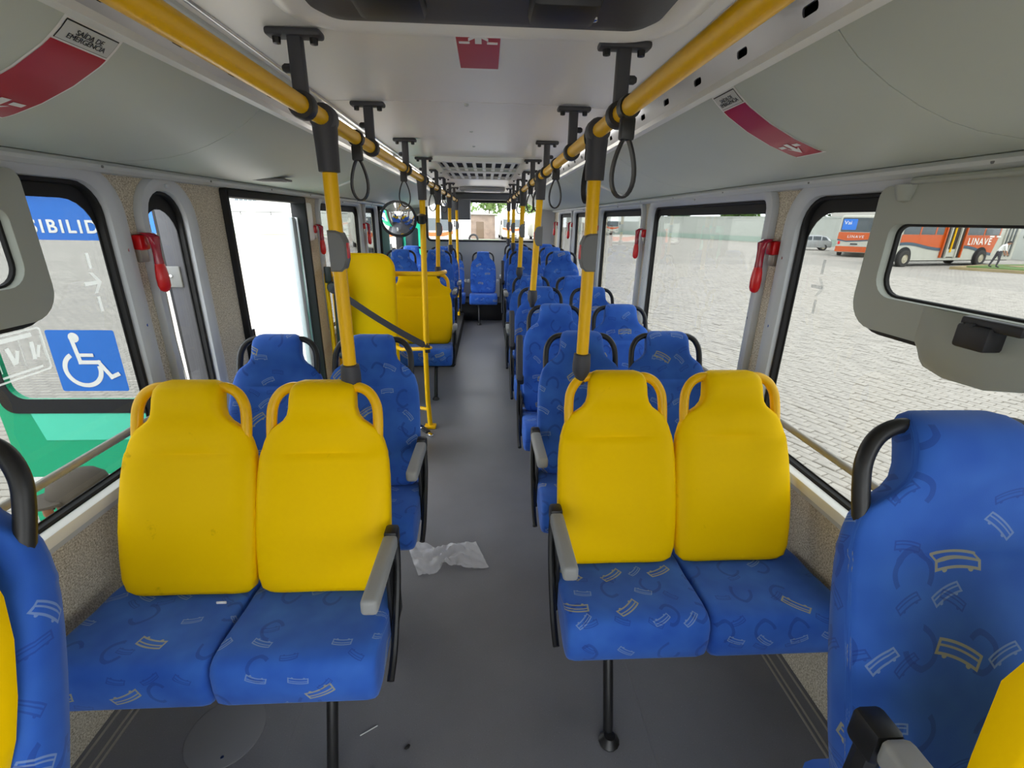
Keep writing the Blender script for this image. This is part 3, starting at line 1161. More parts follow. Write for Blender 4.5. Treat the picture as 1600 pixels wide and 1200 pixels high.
# near single seats at the picture edges
nr = seat_unit('single_seat', 1, .635, .43, .20, n=1, arm='none', leg=False, frame_bar=False, seatw=.42)
MB().rbox((-.016, .01, .70), (.045, .05, .06), .01).build('armrest_hinge', 'black', nr)
MB().rbox((-.016, -.18, .712), (.046, .33, .048), .012, 3).build('armrest', 'grey', nr)
MB().tube(smooth_path([(-.016, .01, .68), (-.03, .0, .48), (-.03, -.02, .30), (-.02, -.05, .1)], 4), .018, 8).build('side_frame', 'black', nr)
tag(nr, 'large blue patterned single seat at the right picture edge with grey armrest', 'seat', SEATS)
nl = seat_unit('single_seat', -1, -.575, .40, .20, n=1, arm='none', leg=False, frame_bar=False, seatw=.42)
# yellow front pad strapped on the left one
pb = []
pu = []
for h, hw in ((.16, .12), (.172, .165), (.20, .188), (.24, .196), (.30, .199), (.38, .195), (.44, .182), (.50, .150), (.53, .11), (.545, .06)):
    b = Vector((-.22, 0, .48)) + U * h
    k = 1.0 if .17 < h < .53 else .55
    pb.append([tuple(b + Vector((x * hw, 0, 0)) + NF * (d * k)) for x, d in ((-1, .0), (-1, .022), (-.93, .036), (-.5, .04), (0, .041), (.5, .04), (.93, .036), (1, .022), (1, .0), (0, -.01))])
MB().loft(pb).build('front_pad', 'yellow', nl, ang=60)
MB().rbox((.012, .01, .55), (.04, .05, .14), .01, 2, Matrix.Rotation(R(-18), 3, 'X')).build('armrest_hinge', 'black', nl)
tag(nl, 'blue single seat with yellow front pad cut by the left picture edge', 'seat', SEATS)

# yellow folded seat bottom in the lower right corner
pb = []
fo = empty('yellow_seat_pad', (.835, .34, .672))
for h, hw in ((.0, .11), (.015, .14), (.06, .15), (.28, .15), (.40, .145), (.45, .125), (.465, .09)):
    k = 1.0 if .01 < h < .45 else .5
    pb.append([(x * hw, h * .08 - d * k, h) for x, d in ((-1, -.015), (-1, .025), (-.9, .038), (-.4, .044), (.4, .044), (.9, .038), (1, .025), (1, -.015), (0, -.025))])
MB().loft(pb).build('pad', 'yellow', fo, ang=60)
MB().tube([(-.10, .03, .02), (-.10, .055, .40)], .006, 6).build('back_strap', 'belt', fo)
tag(fo, 'corner of a yellow padded board at the bottom right picture edge', 'seat pad')

# ------------------------------------------------------------------ wheelchair bay on the left
wy = seat_unit('wide_seat', -1, -.262, 4.35, n=1, back='yellow', arm='none', wide=1.52, seatw=.66)
MB().rbox((.02, -.03, .64), (.04, .12, .05), .014).build('armrest', 'grey', wy)
tag(wy, 'wide yellow seat behind the yellow panel of the wheelchair bay', 'seat', SEATS)

yp = empty('wheelchair_backboard', (-.83, 3.78, 0))
rings = []
o1 = rrect(-.235, .165, .42, 1.335, [.12, .06, .03, .03], 8)
for t, d in ((0.0, .012), (-.012, .003), (-.03, 0), (-.055, .004), (-.066, .016)):
    rings.append([(a * (1 - d / .165), t + (b - .42) * .06, b - (d if b > .9 else -d)) for a, b in o1])
MB().loft(rings).build('padded_board', 'ypanel', yp, ang=50)
for xx in (-.1, .1):
    MB().tube([(xx, .03, .02), (xx, .03, 1.1)], .016, 8).build('post', 'ypaint', yp)
MB().rbox((0, .03, .01), (.28, .08, .02), .004).build('base_plate', 'ypaint', yp)
tag(yp, 'tall yellow rounded backboard panel of the wheelchair bay by the left door', 'panel')

# yellow tubular frame of the bay
fe = empty('bay_guard_frame', (-.40, 3.46, 0))
MB().tube([(.0, 0, .01), (-.012, 0, .25), (-.012, 0, .66)], .019, 10).build('post', 'ypaint', fe)
MB().rbox((0, 0, .012), (.09, .07, .024), .005, 1).build('base_plate', 'ypaint', fe)
MB().tube([(-.01, 0, .16), (-.13, .05, .16), (-.30, .3, .16)], .014, 8).build('lower_bar', 'ypaint', fe)
MB().tube([(-.012, 0, .66), (-.20, .05, .64), (-.36, .26, .64)], .015, 8).build('middle_bar', 'ypaint', fe)
tag(fe, 'short yellow post with foot plate and bars at the aisle edge of the bay', 'post')

hb = empty('bay_top_bar', (-.62, 3.86, 1.175))
MB().tube([(-.56, .02, 0), (.0, 0, 0), (.26, .0, 0), (.30, .05, 0), (.31, .35, -.02)], .019, 10).build('bar', 'ypaint', hb)
for xx in (-.56,):
    MB().tube([(xx, .02, 0), (xx, .02, -1.17)], .019, 10).build('post', 'ypaint', hb)
tag(hb, 'yellow horizontal bar across the wheelchair bay behind the backboard', 'bar')

sf = empty('bay_side_frame', (-1.11, 3.62, 0))
MB().tube(smooth_path([(-.03, -.02, .0), (-.03, -.02, .8), (-.03, -.02, 1.16), (-.02, .05, 1.2), (0, .6, 1.2)], 4), .016, 10).build('side_tube', 'ypaint', sf)
MB().tube([(-.03, .02, .60), (.05, .45, .80), (.05, .7, .80)], .015, 8).build('sloping_tube', 'ypaint', sf)
MB().rbox((.03, -.02, .87), (.045, .03, .62), .006, 1, Matrix.Rotation(R(2), 3, 'Y')).build('belt_post', 'black', sf)
MB().rbox((-.01, -.035, 1.19), (.05, .02, .12), .006).build('belt_anchor_plate', 'black', sf)
MB().lathe([(0, -.02), (.035, -.018), (.045, 0), (.035, .018), (0, .02)], (.025, -.06, 1.10), 16, 'y').build('belt_guide', 'blackp', sf)
MB().tube([(.02, -.03, .575), (.12, -.05, .575)], .032, 12).build('belt_reel', 'blackp', sf)
tag(sf, 'yellow side frame with black belt post beside the open left door', 'frame')

sb = empty('safety_belt', (-1.085, 3.54, 1.10))
p0, p1 = Vector((0, 0, 0)), Vector((.685, -.09, -.42))
d = (p1 - p0)
mb = MB()
rings = []
for k in range(9):
    t = k / 8
    c = p0 + d * t + Vector((0, 0, -.02 * math.sin(PI * t)))
    nrm = Vector((-d.z, 0, d.x)).normalized()
    rings.append([tuple(c + nrm * .024 + Vector((0, -.0015, 0))), tuple(c + nrm * .024 + Vector((0, .0015, 0))), tuple(c - nrm * .024 + Vector((0, .0015, 0))), tuple(c - nrm * .024 + Vector((0, -.0015, 0)))])
MB().loft(rings).build('webbing', 'belt', sb)
MB().rbox(tuple(p1 + Vector((.005, 0, -.02))), (.04, .02, .06), .006).build('tongue', 'blackp', sb)
tag(sb, 'black safety belt stretched diagonally across the wheelchair bay', 'belt')

bu = empty('belt_buckle', (-.43, 3.36, 0))
MB().tube(smooth_path([(-.10, .26, .30), (-.10, .20, .12), (-.06, .12, .02), (-.02, .05, .012)], 4), .011, 6).build('strap', 'belt', bu)
MB().rbox((.0, .02, .014), (.04, .09, .022), .006, 2, Matrix.Rotation(.6, 3, 'Z')).build('buckle', 'blackp', bu)
MB().rbox((-.035, .075, .016), (.036, .045, .012), .004, 1, Matrix.Rotation(.6, 3, 'Z')).build('latch_plate', 'chrome', bu)
MB().rbox((.045, -.05, .010), (.034, .06, .012), .004, 1, Matrix.Rotation(.8, 3, 'Z')).build('tongue', 'chrome', bu)
tag(bu, 'black belt buckle lying on the aisle floor by the yellow foot plate', 'buckle')

sd = empty('equipment_cabinet', (-.62, 3.05, 0))
MB().rbox((0, 0, .30), (.10, .30, .60), .01).build('body', 'print', sd)
MB().rbox((.0, -.152, .50), (.05, .004, .07), .001).build('notice_plate', 'ink', sd)
tag(sd, 'white narrow cabinet glimpsed behind the blue left double seat', 'cabinet')

# ------------------------------------------------------------------ hand rails, poles, straps
RX, RZ = .385, 1.85
for side, lab, brs in ((-1, 'left', [-.2, .55, 1.30, 2.0, 2.83, 3.64, 4.50, 5.30, 6.1, 6.9]), (1, 'right', [-.2, .55, 1.30, 1.98, 2.80, 3.62, 4.48, 5.30, 6.1, 6.9])):
    e = empty('ceiling_handrail', (side * RX, 0, RZ))
    MB().tube([(0, -1.6, 0), (0, 7.6, 0)], .0205, 16).build('rail', 'ypaint', e)
    for y in brs:
        h = MB().rbox((0, y, CZ - RZ - .006), (.125, .042, .016), .006).rbox((0, y, (CZ - RZ) / 2), (.034, .030, CZ - RZ - .01), .008)
        h = h.build('hanger', 'dgrey', e)
        MB().lathe([(.0205, -.017), (.030, -.017), (.032, -.012), (.032, .012), (.030, .017), (.0205, .017)], (0, y, 0), 18, 'y').build('collar', 'blackp', h)
        MB().lathe([(0, 0), (.010, 0), (.010, .014), (.006, .02), (0, .02)], (side * .016, y, .075), 10, 'x', Matrix.Scale(side, 3, Vector((1, 0, 0)))).build('knob', 'blackp', h)
        for bx in (-.042, .042):
            MB().lathe([(0, -.012), (.009, -.010), (.010, 0), (.010, .004), (0, .004)], (bx, y, CZ - RZ - .016), 8).build('bolt', 'black', h)
    tag(e, 'long yellow hand rail under the ceiling on the %s of the aisle' % lab, 'handrail', 'ceiling handrails')


def stop_box(parent, z, s):
    """request-stop button box on a pole"""
    o1 = [(-.02, -.055), (.012, -.055), (.022, -.045), (.030, -.02), (.030, .03), (.020, .055), (.004, .062), (-.02, .062)]
    rings = [[(-s * a, y, z + b) for a, b in o1] for y in (-.026, -.02, .02, .026)]
    sc_ = [.9, 1, 1, .9]
    rings = [[(x * q, y, z + (b - z) * q) for (x, y, b) in r] for r, q in zip(rings, sc_)]
    bx = MB().loft(rings).build('stop_button_box', 'boxgrey', parent, ang=30)
    MB().rbox((-s * .030, 0, z + .005), (.006, .026, .045), .003).build('button', 'redp', bx)


def pole(name, side, y, zb, label, box=True, bottom='seat', dx=0.0):
    e = empty(name, (side * RX, y, zb))
    MB().tube([(dx, 0, .03), (0, 0, RZ - zb - .05)], .0205, 14).build('tube', 'ypaint', e)
    h = RZ - zb
    t = MB().lathe([(.0205, h - .135), (.029, h - .133), (.031, h - .06), (.033, h - .03), (.033, h - .01), (.02, h)], n=16)
    t.lathe([(.022, -.026), (.033, -.025), (.036, -.015), (.036, .015), (.033, .025), (.022, .026)], (0, 0, h), 18, 'y')
    t.build('top_joint', 'dgrey', e)
    if bottom == 'seat':
        b = MB().lathe([(.010, -.025), (.016, -.018), (.031, .015), (.032, .04), (.029, .075), (.0205, .078)], (dx, 0, 0), 14)
        b.rbox((dx, .012, -.018), (.03, .05, .036), .008)
        b.build('base_socket', 'dgrey', e)
    else:
        MB().lathe([(0, 0), (.045, 0), (.045, .008), (.024, .014), (.0205, .03)], (dx, 0, 0), 14).build('base_flange', 'ypaint', e)
    if box:
        stop_box(e, 1.50 - zb, side)
    return tag(e, label, 'pole', 'yellow grab poles')


pole('grab_pole', -1, 1.455, 1.075, 'yellow grab pole rising from the left yellow double seat')
pole('grab_pole', 1, 1.535, 1.09, 'yellow grab pole rising from the right yellow double seat')
pole('grab_pole', -1, 3.47, .66, 'yellow grab pole in the wheelchair bay carrying the round mirror', box=False, bottom='floor', dx=-.02)
pole('grab_pole', 1, 3.05, 1.09, 'yellow grab pole on the second blue seat right of the aisle', dx=-.03)
pole('grab_pole', -1, 4.56, 1.09, 'yellow grab pole standing on the wide yellow seat', dx=-.02)
pole('grab_pole', 1, 4.48, 1.10, 'yellow grab pole on the fourth blue seat right of the aisle', dx=-.02)
pole('grab_pole', -1, 5.95, 1.22, 'yellow grab pole on the first raised seat left of the aisle')
pole('grab_pole', 1, 6.02, 1.25, 'yellow grab pole on the raised seats right of the aisle, nearer one')
pole('grab_pole', -1, 7.37, .0, 'yellow grab pole by the rear door on the left', bottom='floor', box=True)
pole('grab_pole', 1, 7.35, 1.25, 'yellow grab pole on the rearmost raised seat right of the aisle')


def strap(side, y, label, rz=0.0, L=.175):
    e = empty('hanging_strap', (side * RX, y, RZ), rz)
    mb = MB()
    rings = []
    mb.lathe([(.021, -.011), (.0265, -.011), (.0265, .011), (.021, .011)], (0, 0, 0), 16, 'y')
    mb.rbox((0, 0, -.045), (.036, .022, .05), .006)
    mb.build('clip', 'black', e)
    pts = []
    n = 28
    for k in range(n):
        t = 2 * PI * k / n
        sx = math.sin(t) * .034 * (1 - .55 * (math.cos(t) * .5 + .5) ** 1.5)
        sz = -.062 - (L - .062) * (1 - (math.cos(t) * .5 + .5))
        pts.append((sx, 0, sz))
    rings = []
    for k, p in enumerate(pts):
        q, r_ = Vector(pts[k - 1]), Vector(pts[(k + 1) % n])
        tt = (r_ - q).normalized()
        nn = Vector((-tt.z, 0, tt.x))
        p = Vector(p)
        rings.append([tuple(p + nn * .0028 + Vector((0, w_, 0))) for w_ in (-.008, .008)] + [tuple(p - nn * .0028 + Vector((0, w_, 0))) for w_ in (.008, -.008)])
    rings.append(rings[0])
    MB().loft(rings, cap=False).build('loop', 'black', e)
    return tag(e, label, 'strap', 'black hanging straps on the handrails')


for side, y, lab, rz in ((1, 1.215, 'black hanging strap nearest the viewer on the right handrail', .15), (1, 1.63, 'second black hanging strap on the right handrail behind the grab pole', .9),
                         (1, 2.40, 'third black hanging strap on the right handrail', .1), (1, 3.25, 'fourth black hanging strap on the right handrail', .4), (1, 3.75, 'fifth black hanging strap on the right handrail', .2),
                         (1, 5.0, 'rearmost black hanging strap on the right handrail', .5),
                         (-1, 1.785, 'black hanging strap just behind the nearest left grab pole', -.1), (-1, 2.73, 'black hanging strap on the left handrail above the round mirror', .25),
                         (-1, 4.10, 'third black hanging strap on the left handrail', .4), (-1, 5.2, 'rearmost black hanging strap on the left handrail', .3)):
    strap(side, y, lab, rz, L=.195)


def round_mirror(y, x, z, r, label, arm_x):
    e = empty('convex_mirror', (x, y, z))
    prof = []
    MB().lathe([(0, .03), (r * .6, .034), (r * .95, .02), (r * 1.0, .0), (r * .985, -.012), (r * .93, -.014), (r * .90, -.008), (r * .90, .0), (0, .01)], (0, 0, 0), 32, 'y').build('housing', 'blackp', e)
    pr = [(r * .915 * k / 8, -.035 * (1 - (k / 8) ** 2) - .004) for k in range(9)]
    mb = MB()
    rings = []
    for rr, h in pr[1:]:
        rings.append([(rr * math.cos(2 * PI * k / 32), h, rr * math.sin(2 * PI * k / 32)) for k in range(32)])
    mb.add([(0, pr[0][1], 0)] + rings[0], [(0, 1 + k, 1 + (k + 1) % 32) for k in range(32)])
    mb.loft(rings, cap=False)
    mb.build('mirror_glass', 'mirror', e)
    ar = MB()
    ar.tube([(r * .95, .01, .0), (arm_x - .02, .01, .0)], .014, 10)
    for k in range(4):
        xx = r + (arm_x - r - .03) * k / 3
        ar.lathe([(.014, -.006), (.019, -.004), (.019, .004), (.014, .006)], (xx, .01, 0), 12, 'x')
    ar.lathe([(.021, -.03), (.03, -.026), (.03, .026), (.021, .03)], (arm_x, .01, 0), 14)
    ar.rbox((arm_x + .028, .01, 0), (.03, .03, .04), .008)
    ar.build('arm', 'black', e)
    e.rotation_euler = (R(17), 0, R(8))
    return tag(e, label, 'mirror')


round_mirror(3.40, -.545, 1.59, .125, 'round convex mirror in black housing on the yellow pole, nearer one', .155)
m2 = round_mirror(6.0, -.445, 1.82, .10, 'smaller far convex mirror on a pole near the rear window', .06)
m2.rotation_euler = (R(0), 0, R(-35))

# ------------------------------------------------------------------ emergency levers on the window pillars
def lever(side, y, z, label, cable=False):
    e = empty('emergency_lever', (side * (WX - .002), y, z))
    i = -side
    MB().rbox((i * .018, .0, .065), (.036, .05, .055), .010).build('mount', 'redp', e)
    MB().rbox((i * .012, .0, .02), (.02, .04, .05), .004).build('mount_plate', 'tube', e)
    h = []
    for zz, w_, d_, xx in ((.100, .020, .016, .020), (.098, .030, .018, .045), (.085, .026, .018, .066), (.055, .017, .015, .067), (.02, .015, .015, .066), (-.015, .019, .016, .066)):
        h.append([(i * xx + d_ * .9 * math.cos(2 * PI * k / 12), w_ * math.sin(2 * PI * k / 12), zz) for k in range(12)])
    MB().loft(h).build('clear_cover', 'redc', e, ang=50)
    h = []
    for zz, w_ in ((-.010, .019), (-.03, .023), (-.06, .026), (-.09, .025), (-.105, .019), (-.112, .008)):
        h.append([(i * .066 + w_ * .75 * math.cos(2 * PI * k / 12), w_ * math.sin(2 * PI * k / 12), zz) for k in range(12)])
    MB().loft(h).build('grip', 'redp', e, ang=50)
    if cable:
        MB().tube([(i * .066, .0, -.11), (i * .05, .02, -.3), (i * .03, .06, -.52)], .0014, 6).build('seal_wire', 'tube', e)
    return tag(e, label, 'emergency lever', 'red emergency levers on the window pillars')


lever(1, 1.866, 1.445, 'red emergency lever on the pillar left of the right vent window')
lever(-1, 1.825, 1.435, 'red emergency lever with thin wire beside the narrow left window', True)
lever(1, 3.485, 1.455, 'second red emergency lever along the right windows')
lever(1, 4.985, 1.465, 'third red emergency lever along the right windows')
lever(1, 6.485, 1.48, 'fourth red emergency lever along the right windows')
lever(1, 7.85, 1.48, 'rearmost red emergency lever on the right wall')
lever(-1, 3.63, 1.445, 'red emergency lever on the wall just behind the open left door')
lever(-1, 5.085, 1.445, 'far red emergency lever on the left wall left of the round mirror')

# ------------------------------------------------------------------ ceiling signs, hatch and vent
def emergency_strip(side, y0, y1, label):
    """red exit sign following the cove"""
    root = empty('emergency_exit_sign', (side * .9, (y0 + y1) / 2, 1.8))
    ox, oy, oz = root.location
    xs = [.655 + (.94 - .655) * k / 24 for k in range(25)]

    def band(xa, xb, ya, yb, off, mat, nm):
        q = [x for x in xs if xa < x < xb]
        q = [xa] + q + [xb]
        vs, fs = [], []
        for x in q:
            z = cove_pt(x) - off
            vs += [(side * x - ox, ya - oy, z - oz), (side * x - ox, yb - oy, z - oz)]
        for k in range(len(q) - 1):
            fs.append((2 * k, 2 * k + 1, 2 * k + 3, 2 * k + 2))
        return MB().add(vs, fs).build(nm, mat, root, smooth=True, ang=80)
    band(.660, .934, y0 - .005, y1 + .005, .0012, 'print', 'white_border')
    band(.699, .928, y0, y1, .0022, 'red', 'red_field')
    band(.664, .696, y0 + .002, y1 - .002, .0022, 'ink', 'title_outline')
    band(.6655, .6945, y0 + .0035, y1 - .0035, .0030, 'frost', 'title_field')
    # title lettering
    xm = .680
    z0 = cove_pt(xm) - .0040
    ex = Vector((0, -1, 0)) if side > 0 else Vector((0, 1, 0))
    dx = Vector((side * .04, 0, cove_pt(.70) - cove_pt(.66))).normalized()
    ey = -dx
    text_mesh('title_text', 'SAÍDA DE\nEMERGÊNCIA', .0150, 'ink', root, axes((side * xm - ox, (y0 + y1) / 2 - oy, z0 - oz), ex, ey), .0002, .95)
    # arrow: two bars and a head pointing down the wall
    ym = (y0 + y1) / 2
    q = (y1 - y0)
    band(.862, .874, y0 + q * .12, y0 + q * .34, .0032, 'print', 'arrow_bar')
    band(.862, .874, y1 - q * .34, y1 - q * .12, .0032, 'print', 'arrow_bar')
    vs = [(.855, -.08), (.885, -.08), (.878, -.22), (.908, 0), (.878, .22), (.885, .08), (.855, .08)]
    mb = MB()
    mb.add([(side * x - ox, ym + a * q - oy, cove_pt(x) - .0034 - oz) for x, a in vs], [tuple(range(7))])
    mb.build('arrow_head', 'print', root, smooth=False)
    return tag(root, label, 'sign')


emergency_strip(1, 1.295, 1.405, 'red emergency exit strip on the curved right ceiling panel')
emergency_strip(-1, 1.0, 1.125, 'red emergency exit strip on the curved left ceiling panel, nearest viewer')

sg = empty('hatch_exit_sign', (.036, 1.42, CZ + .008))
MB().box((0, 0, -.001), (.118, .315, .002)).build('white_border', 'print', sg, smooth=False)
MB().box((0, -.01, -.003), (.106, .285, .002)).build('red_field', 'red', sg, smooth=False)
mb = MB()
mb.box((-.034, -.075, -.005), (.026, .010, .002))
mb.box((.034, -.075, -.005), (.026, .010, .002))
mb.build('arrow_bars', 'print', sg, smooth=False)
MB().add([(-.008, -.068, -.005), (.008, -.068, -.005), (.008, -.105, -.005), (.024, -.085, -.005), (.024, -.105, -.005), (0, -.135, -.005), (-.024, -.105, -.005), (-.024, -.085, -.005), (-.008, -.105, -.005)],
         [(0, 1, 2, 8), (2, 3, 4), (4, 5, 2), (5, 8, 2), (5, 6, 8), (6, 7, 8)]).build('arrow_head', 'print', sg, smooth=False)
tag(sg, 'small red arrow sign on the flat ceiling beside the roof hatch', 'sign')

ht = empty('roof_hatch', (.06, .70, CZ))
rings = []
for d, z in ((0, .012), (.0, -.012), (.02, -.026), (.05, -.03), (.075, -.02), (.10, .01)):
    rings.append([(a, b, z) for a, b in inset_rr(-.42, .42, -.52, .535, .14, d, 9)])
MB().loft(rings, cap=False).build('rim', 'ceil', ht, ang=60)
inner = inset_rr(-.42, .42, -.52, .535, .14, .085, 9)
rings = [[(a, b, z) for a, b in inset_rr(-.42, .42, -.52, .535, .14, d, 9)] for d, z in ((.07, -.016), (.10, -.03), (.14, -.036), (.2, -.034))]
MB().loft(rings).build('hatch_panel', 'dgrey', ht, ang=60)
for xx in (-.17, .13):
    MB().rbox((xx, .27, -.05), (.12, .10, .04), .014).build('latch', 'blackp', ht)
for xx in (-.23, .2):
    MB().lathe([(0, -.006), (.008, -.004), (.009, 0)], (xx, .36, -.036), 8).build('screw', 'chrome', ht)
tag(ht, 'dark grey roof hatch overhead at the top picture edge', 'roof hatch')

vt = empty('ceiling_vent', (0, 4.42, CZ))
plate(rrect(-.36, .36, -.80, .80, .08), [rrect(-.30, .30, -.72, -.08, .03), rrect(-.30, .30, .08, .72, .03)], lambda a, b, t: (a, b, t), -.022, .01).build('frame', 'white', vt)
MB().box((0, 0, .006), (.62, 1.5, .006)).build('dark_backing', 'rubber', vt, smooth=False)
for row in (-.40, .40):
    for k in range(8):
        MB().rbox((-.255 + k * .073, row, -.012), (.028, .63, .012), .003, 1).build('slat', 'white', vt)
    for q in (.10,):
        MB().rbox((0, row + q, -.016), (.60, .016, .012), .003, 1).build('cross_slat', 'white', vt)
tag(vt, 'slatted white ceiling vent with dark slots toward the rear', 'vent')

# oblong lamps and speaker grilles on the far coves
for side, y, lab in ((1, 3.3, 'slim white lamp on the right curved ceiling panel'), (-1, 3.3, 'slim white lamp on the left curved ceiling panel')):
    e = empty('cove_lamp', (side * .88, y, cove_pt(.88) - .004))
    MB().rbox((0, 0, 0), (.16, .03, .012), .004, 1, Matrix.Rotation(side * R(20), 3, 'Y')).build('diffuser', 'white', e)
    MB().rbox((0, .0, .006), (.18, .045, .008), .003, 1, Matrix.Rotation(side * R(20), 3, 'Y')).build('bezel', 'trim', e)
    tag(e, lab, 'lamp')
e = empty('speaker_grille', (-1.0, 2.55, cove_pt(1.0) - .003))
MB().rbox((0, 0, 0), (.16, .10, .010), .003).build('grille', 'boxgrey', e)
MB().rbox((0, 0, -.004), (.12, .07, .006), .002, 1).build('mesh_panel', 'dgrey', e)
tag(e, 'small grey speaker grille on the left ceiling panel above the open door', 'speaker')

# ------------------------------------------------------------------ floor things
bagv = {}
nu, nv = 34, 14
A, B = Vector((-.315, 1.90)), Vector((.067, 1.93))
vs, fs = [], []
rnd = random.Random(3)
for iu in range(nu + 1):
    for iv in range(nv + 1):
        u, v = iu / nu, iv / nv
        # left end slanted, waist pinched at 0.42, right end wide
        c = A.lerp(Vector((.03, 1.925)), u)
        pinch = 1 - .45 * math.exp(-((u - .42) / .13) ** 2)
        half = .112 * pinch
        if u < .42:
            sl = Vector((.045, -.112)) * 1.0
        else:
            sl = Vector((.032, -.092)) * 1.05
        off = sl * (.5 - v) * -2 * pinch
        xx, yy = c.x - off.x, c.y - off.y
        fold = .5 + .5 * math.sin(v * 15 + 5 * math.sin(u * 7))
        z = .004 + .026 * fold * math.exp(-((u - .45) / .28) ** 2) + .012 * rnd.random() * (.3 + .7 * math.sin(v * 9 + u * 14) ** 2) + .010 * math.exp(-((u - .05) / .08) ** 2) * (v > .6)
        vs.append((xx, yy, z))
for iu in range(nu):
    for iv in range(nv):
        a = iu * (nv + 1) + iv
        fs.append((a, a + nv + 1, a + nv + 2, a + 1))
bag = MB().add(vs, fs).build('plastic_bag', 'bag', ang=55, recalc=False)
tag(bag, 'crumpled clear plastic bag lying on the aisle floor', 'bag')

hc = empty('floor_hatch_cover', (-.80, 1.10, 0))
MB().lathe([(0, 0), (.118, 0), (.118, .003), (.112, .0045), (0, .0045)], n=36).build('disc', simple('hatch_disc', srgb(120, 120, 124), 0.5), hc)
MB().lathe([(0, 0), (.006, 0), (.005, .003), (0, .003)], (.03, -.08, .004), 8).build('screw', 'chrome', hc)
tag(hc, 'round dark floor hatch cover under the left yellow double seat', 'floor hatch')
for k, (x, y, r_) in enumerate(((-.20, 1.03, .012), (-.245, .955, .020), (-.215, .95, .022), (-.30, .965, .01))):
    pr = MB()
    ring = [(x_ * r_ * (0.6 + .5 * rnd.random()), y_ * r_ * .5, .004 + .004 * rnd.random()) for x_, y_ in ((1, 0), (.6, .8), (-.2, 1), (-1, .3), (-.7, -.7), (.3, -.9))]
    pr.loft([[(a, b, 0.0) for a, b, c in ring], [(a * .8, b * .8, c) for a, b, c in ring]])
    o = pr.build('rubber_scrap', 'rubber')
    o.location = (x, y, 0)
    o.rotation_euler = (0, 0, .6 + k)
    tag(o, ['small black rubber scrap on the floor, farthest of the four', 'black rubber scrap on the floor by the left seat leg', 'largest black rubber scrap at the bottom edge of the floor', 'tiny black scrap close to the left seat foot'][k], 'scrap', 'rubber scraps on the floor')
o = MB().tube([(0, 0, .003), (.05, .03, .003)], .0018, 6).build('straw_bit', 'frost')
o.location = (-.36, 1.07, 0)
tag(o, 'thin white straw bit on the floor beside the left seat leg', 'litter')
o = MB().rbox((0, 0, 0), (.03, .004, .008), .001, 1).build('paper_tag', 'print')
o.location = (-.76, 1.165, .476)
tag(o, 'tiny white paper tag between left yellow backrest and cushion', 'tag')


# ------------------------------------------------------------------ outside: door leaves of this bus
dl = empty('door_leaf', (-1.40, 2.43, GZ + .55))
DX = -1.40


def D(a, b, t):
    return (a - DX, t, b - (GZ + .55))


plate(rrect(-2.53, -1.29, -.28, 1.76, .06), [rrect(-2.455, -1.50, .655, 1.70, .09)], D, -.02, .02).build('leaf_panel', 'green', dl, smooth=False)
plate(rrect(-2.50, -1.295, .585, 1.745, .07), [rrect(-2.445, -1.51, .665, 1.69, .085)], D, -.026, -.021).build('rubber_border', 'rubber', dl, smooth=False)
MB().add([D(a, b, 0) for a, b in rrect(-2.46, -1.495, .65, 1.705, .09)], [tuple(range(28))]).build('pane', 'doorglass', dl, smooth=False)
plate(rrect(-2.44, -1.515, 1.472, 1.688, .075, 9), [], D, -.006, -.004).build('blue_band', 'bluesign', dl, smooth=False)
text_mesh('band_text', 'ACESSIBILIDADE', .082, 'print', dl, axes(D(-1.962, 1.531, -.0075), (1, 0, 0), (0, 0, 1)), .0005, 1.28, .002)
# white symbols printed low on the green panel
MB().add([D(-2.335, .425, -.0225), D(-1.40, .43, -.0225), D(-1.40, .585, -.0225), D(-2.37, .585, -.0225)], [(0, 1, 2, 3)]).build('pale_patch', 'gprint', dl, smooth=False)
mb = MB()
for (a0, a1, b0, b1, k) in ((-2.52, -2.34, .135, .20, .02), (-2.22, -2.06, .165, .215, -.02), (-2.50, -2.32, .0, .055, -.03), (-2.2, -2.0, 0, .06, .02)):
    mb.add([D(a0 + k, b0, -.0225), D(a1, b0, -.0225), D(a1 - k, b1, -.0225), D(a0, b1, -.0225)], [(0, 1, 2, 3)])
mb.build('white_marks', 'print', dl, smooth=False)
MB().rbox(D(-1.44, 1.15, -.03), (.10, .02, 1.0), .006).build('hinge_rail', 'dgrey', dl)
hp = MB().rbox(D(-1.47, 1.31, -.045), (.085, .012, .10), .004).build('hinge_plate', 'boxgrey', dl)
for a, b in ((-1.495, 1.34), (-1.47, 1.315), (-1.495, 1.285)):
    MB().lathe([(0, -.008), (.007, -.006), (.008, 0)], D(a, b, -.052), 8, 'y').build('bolt', 'chrome', dl)
tag(dl, 'open green door leaf with blue banner seen through the left window', 'door leaf')

ws = empty('wheelchair_sign', (-2.012, 2.423, .87))
MB().add([(a, 0, b) for a, b in rrect(-.168, .168, -.165, .165, .012, 4)], [tuple(range(16))]).build('blue_field', 'bluesign', ws, smooth=False)
y_ = -.001
mb = MB()
cx_, cz_, r_ = -.035, -.045, .087
vs, fs = [], []
n = 40
a0, a1 = R(118), R(118 + 255)
for k in range(n + 1):
    a = a0 + (a1 - a0) * k / n
    for rr in (r_ - .0115, r_ + .0115):
        vs.append((cx_ + rr * math.cos(a), y_, cz_ + rr * math.sin(a)))
for k in range(n):
    fs.append((2 * k, 2 * k + 1, 2 * k + 3, 2 * k + 2))
mb.add(vs, fs)
mb.add([(-.036 + .026 * math.cos(2 * PI * k / 20), y_, .126 + .026 * math.sin(2 * PI * k / 20)) for k in range(20)], [tuple(range(20))])


stroke_n = [0]


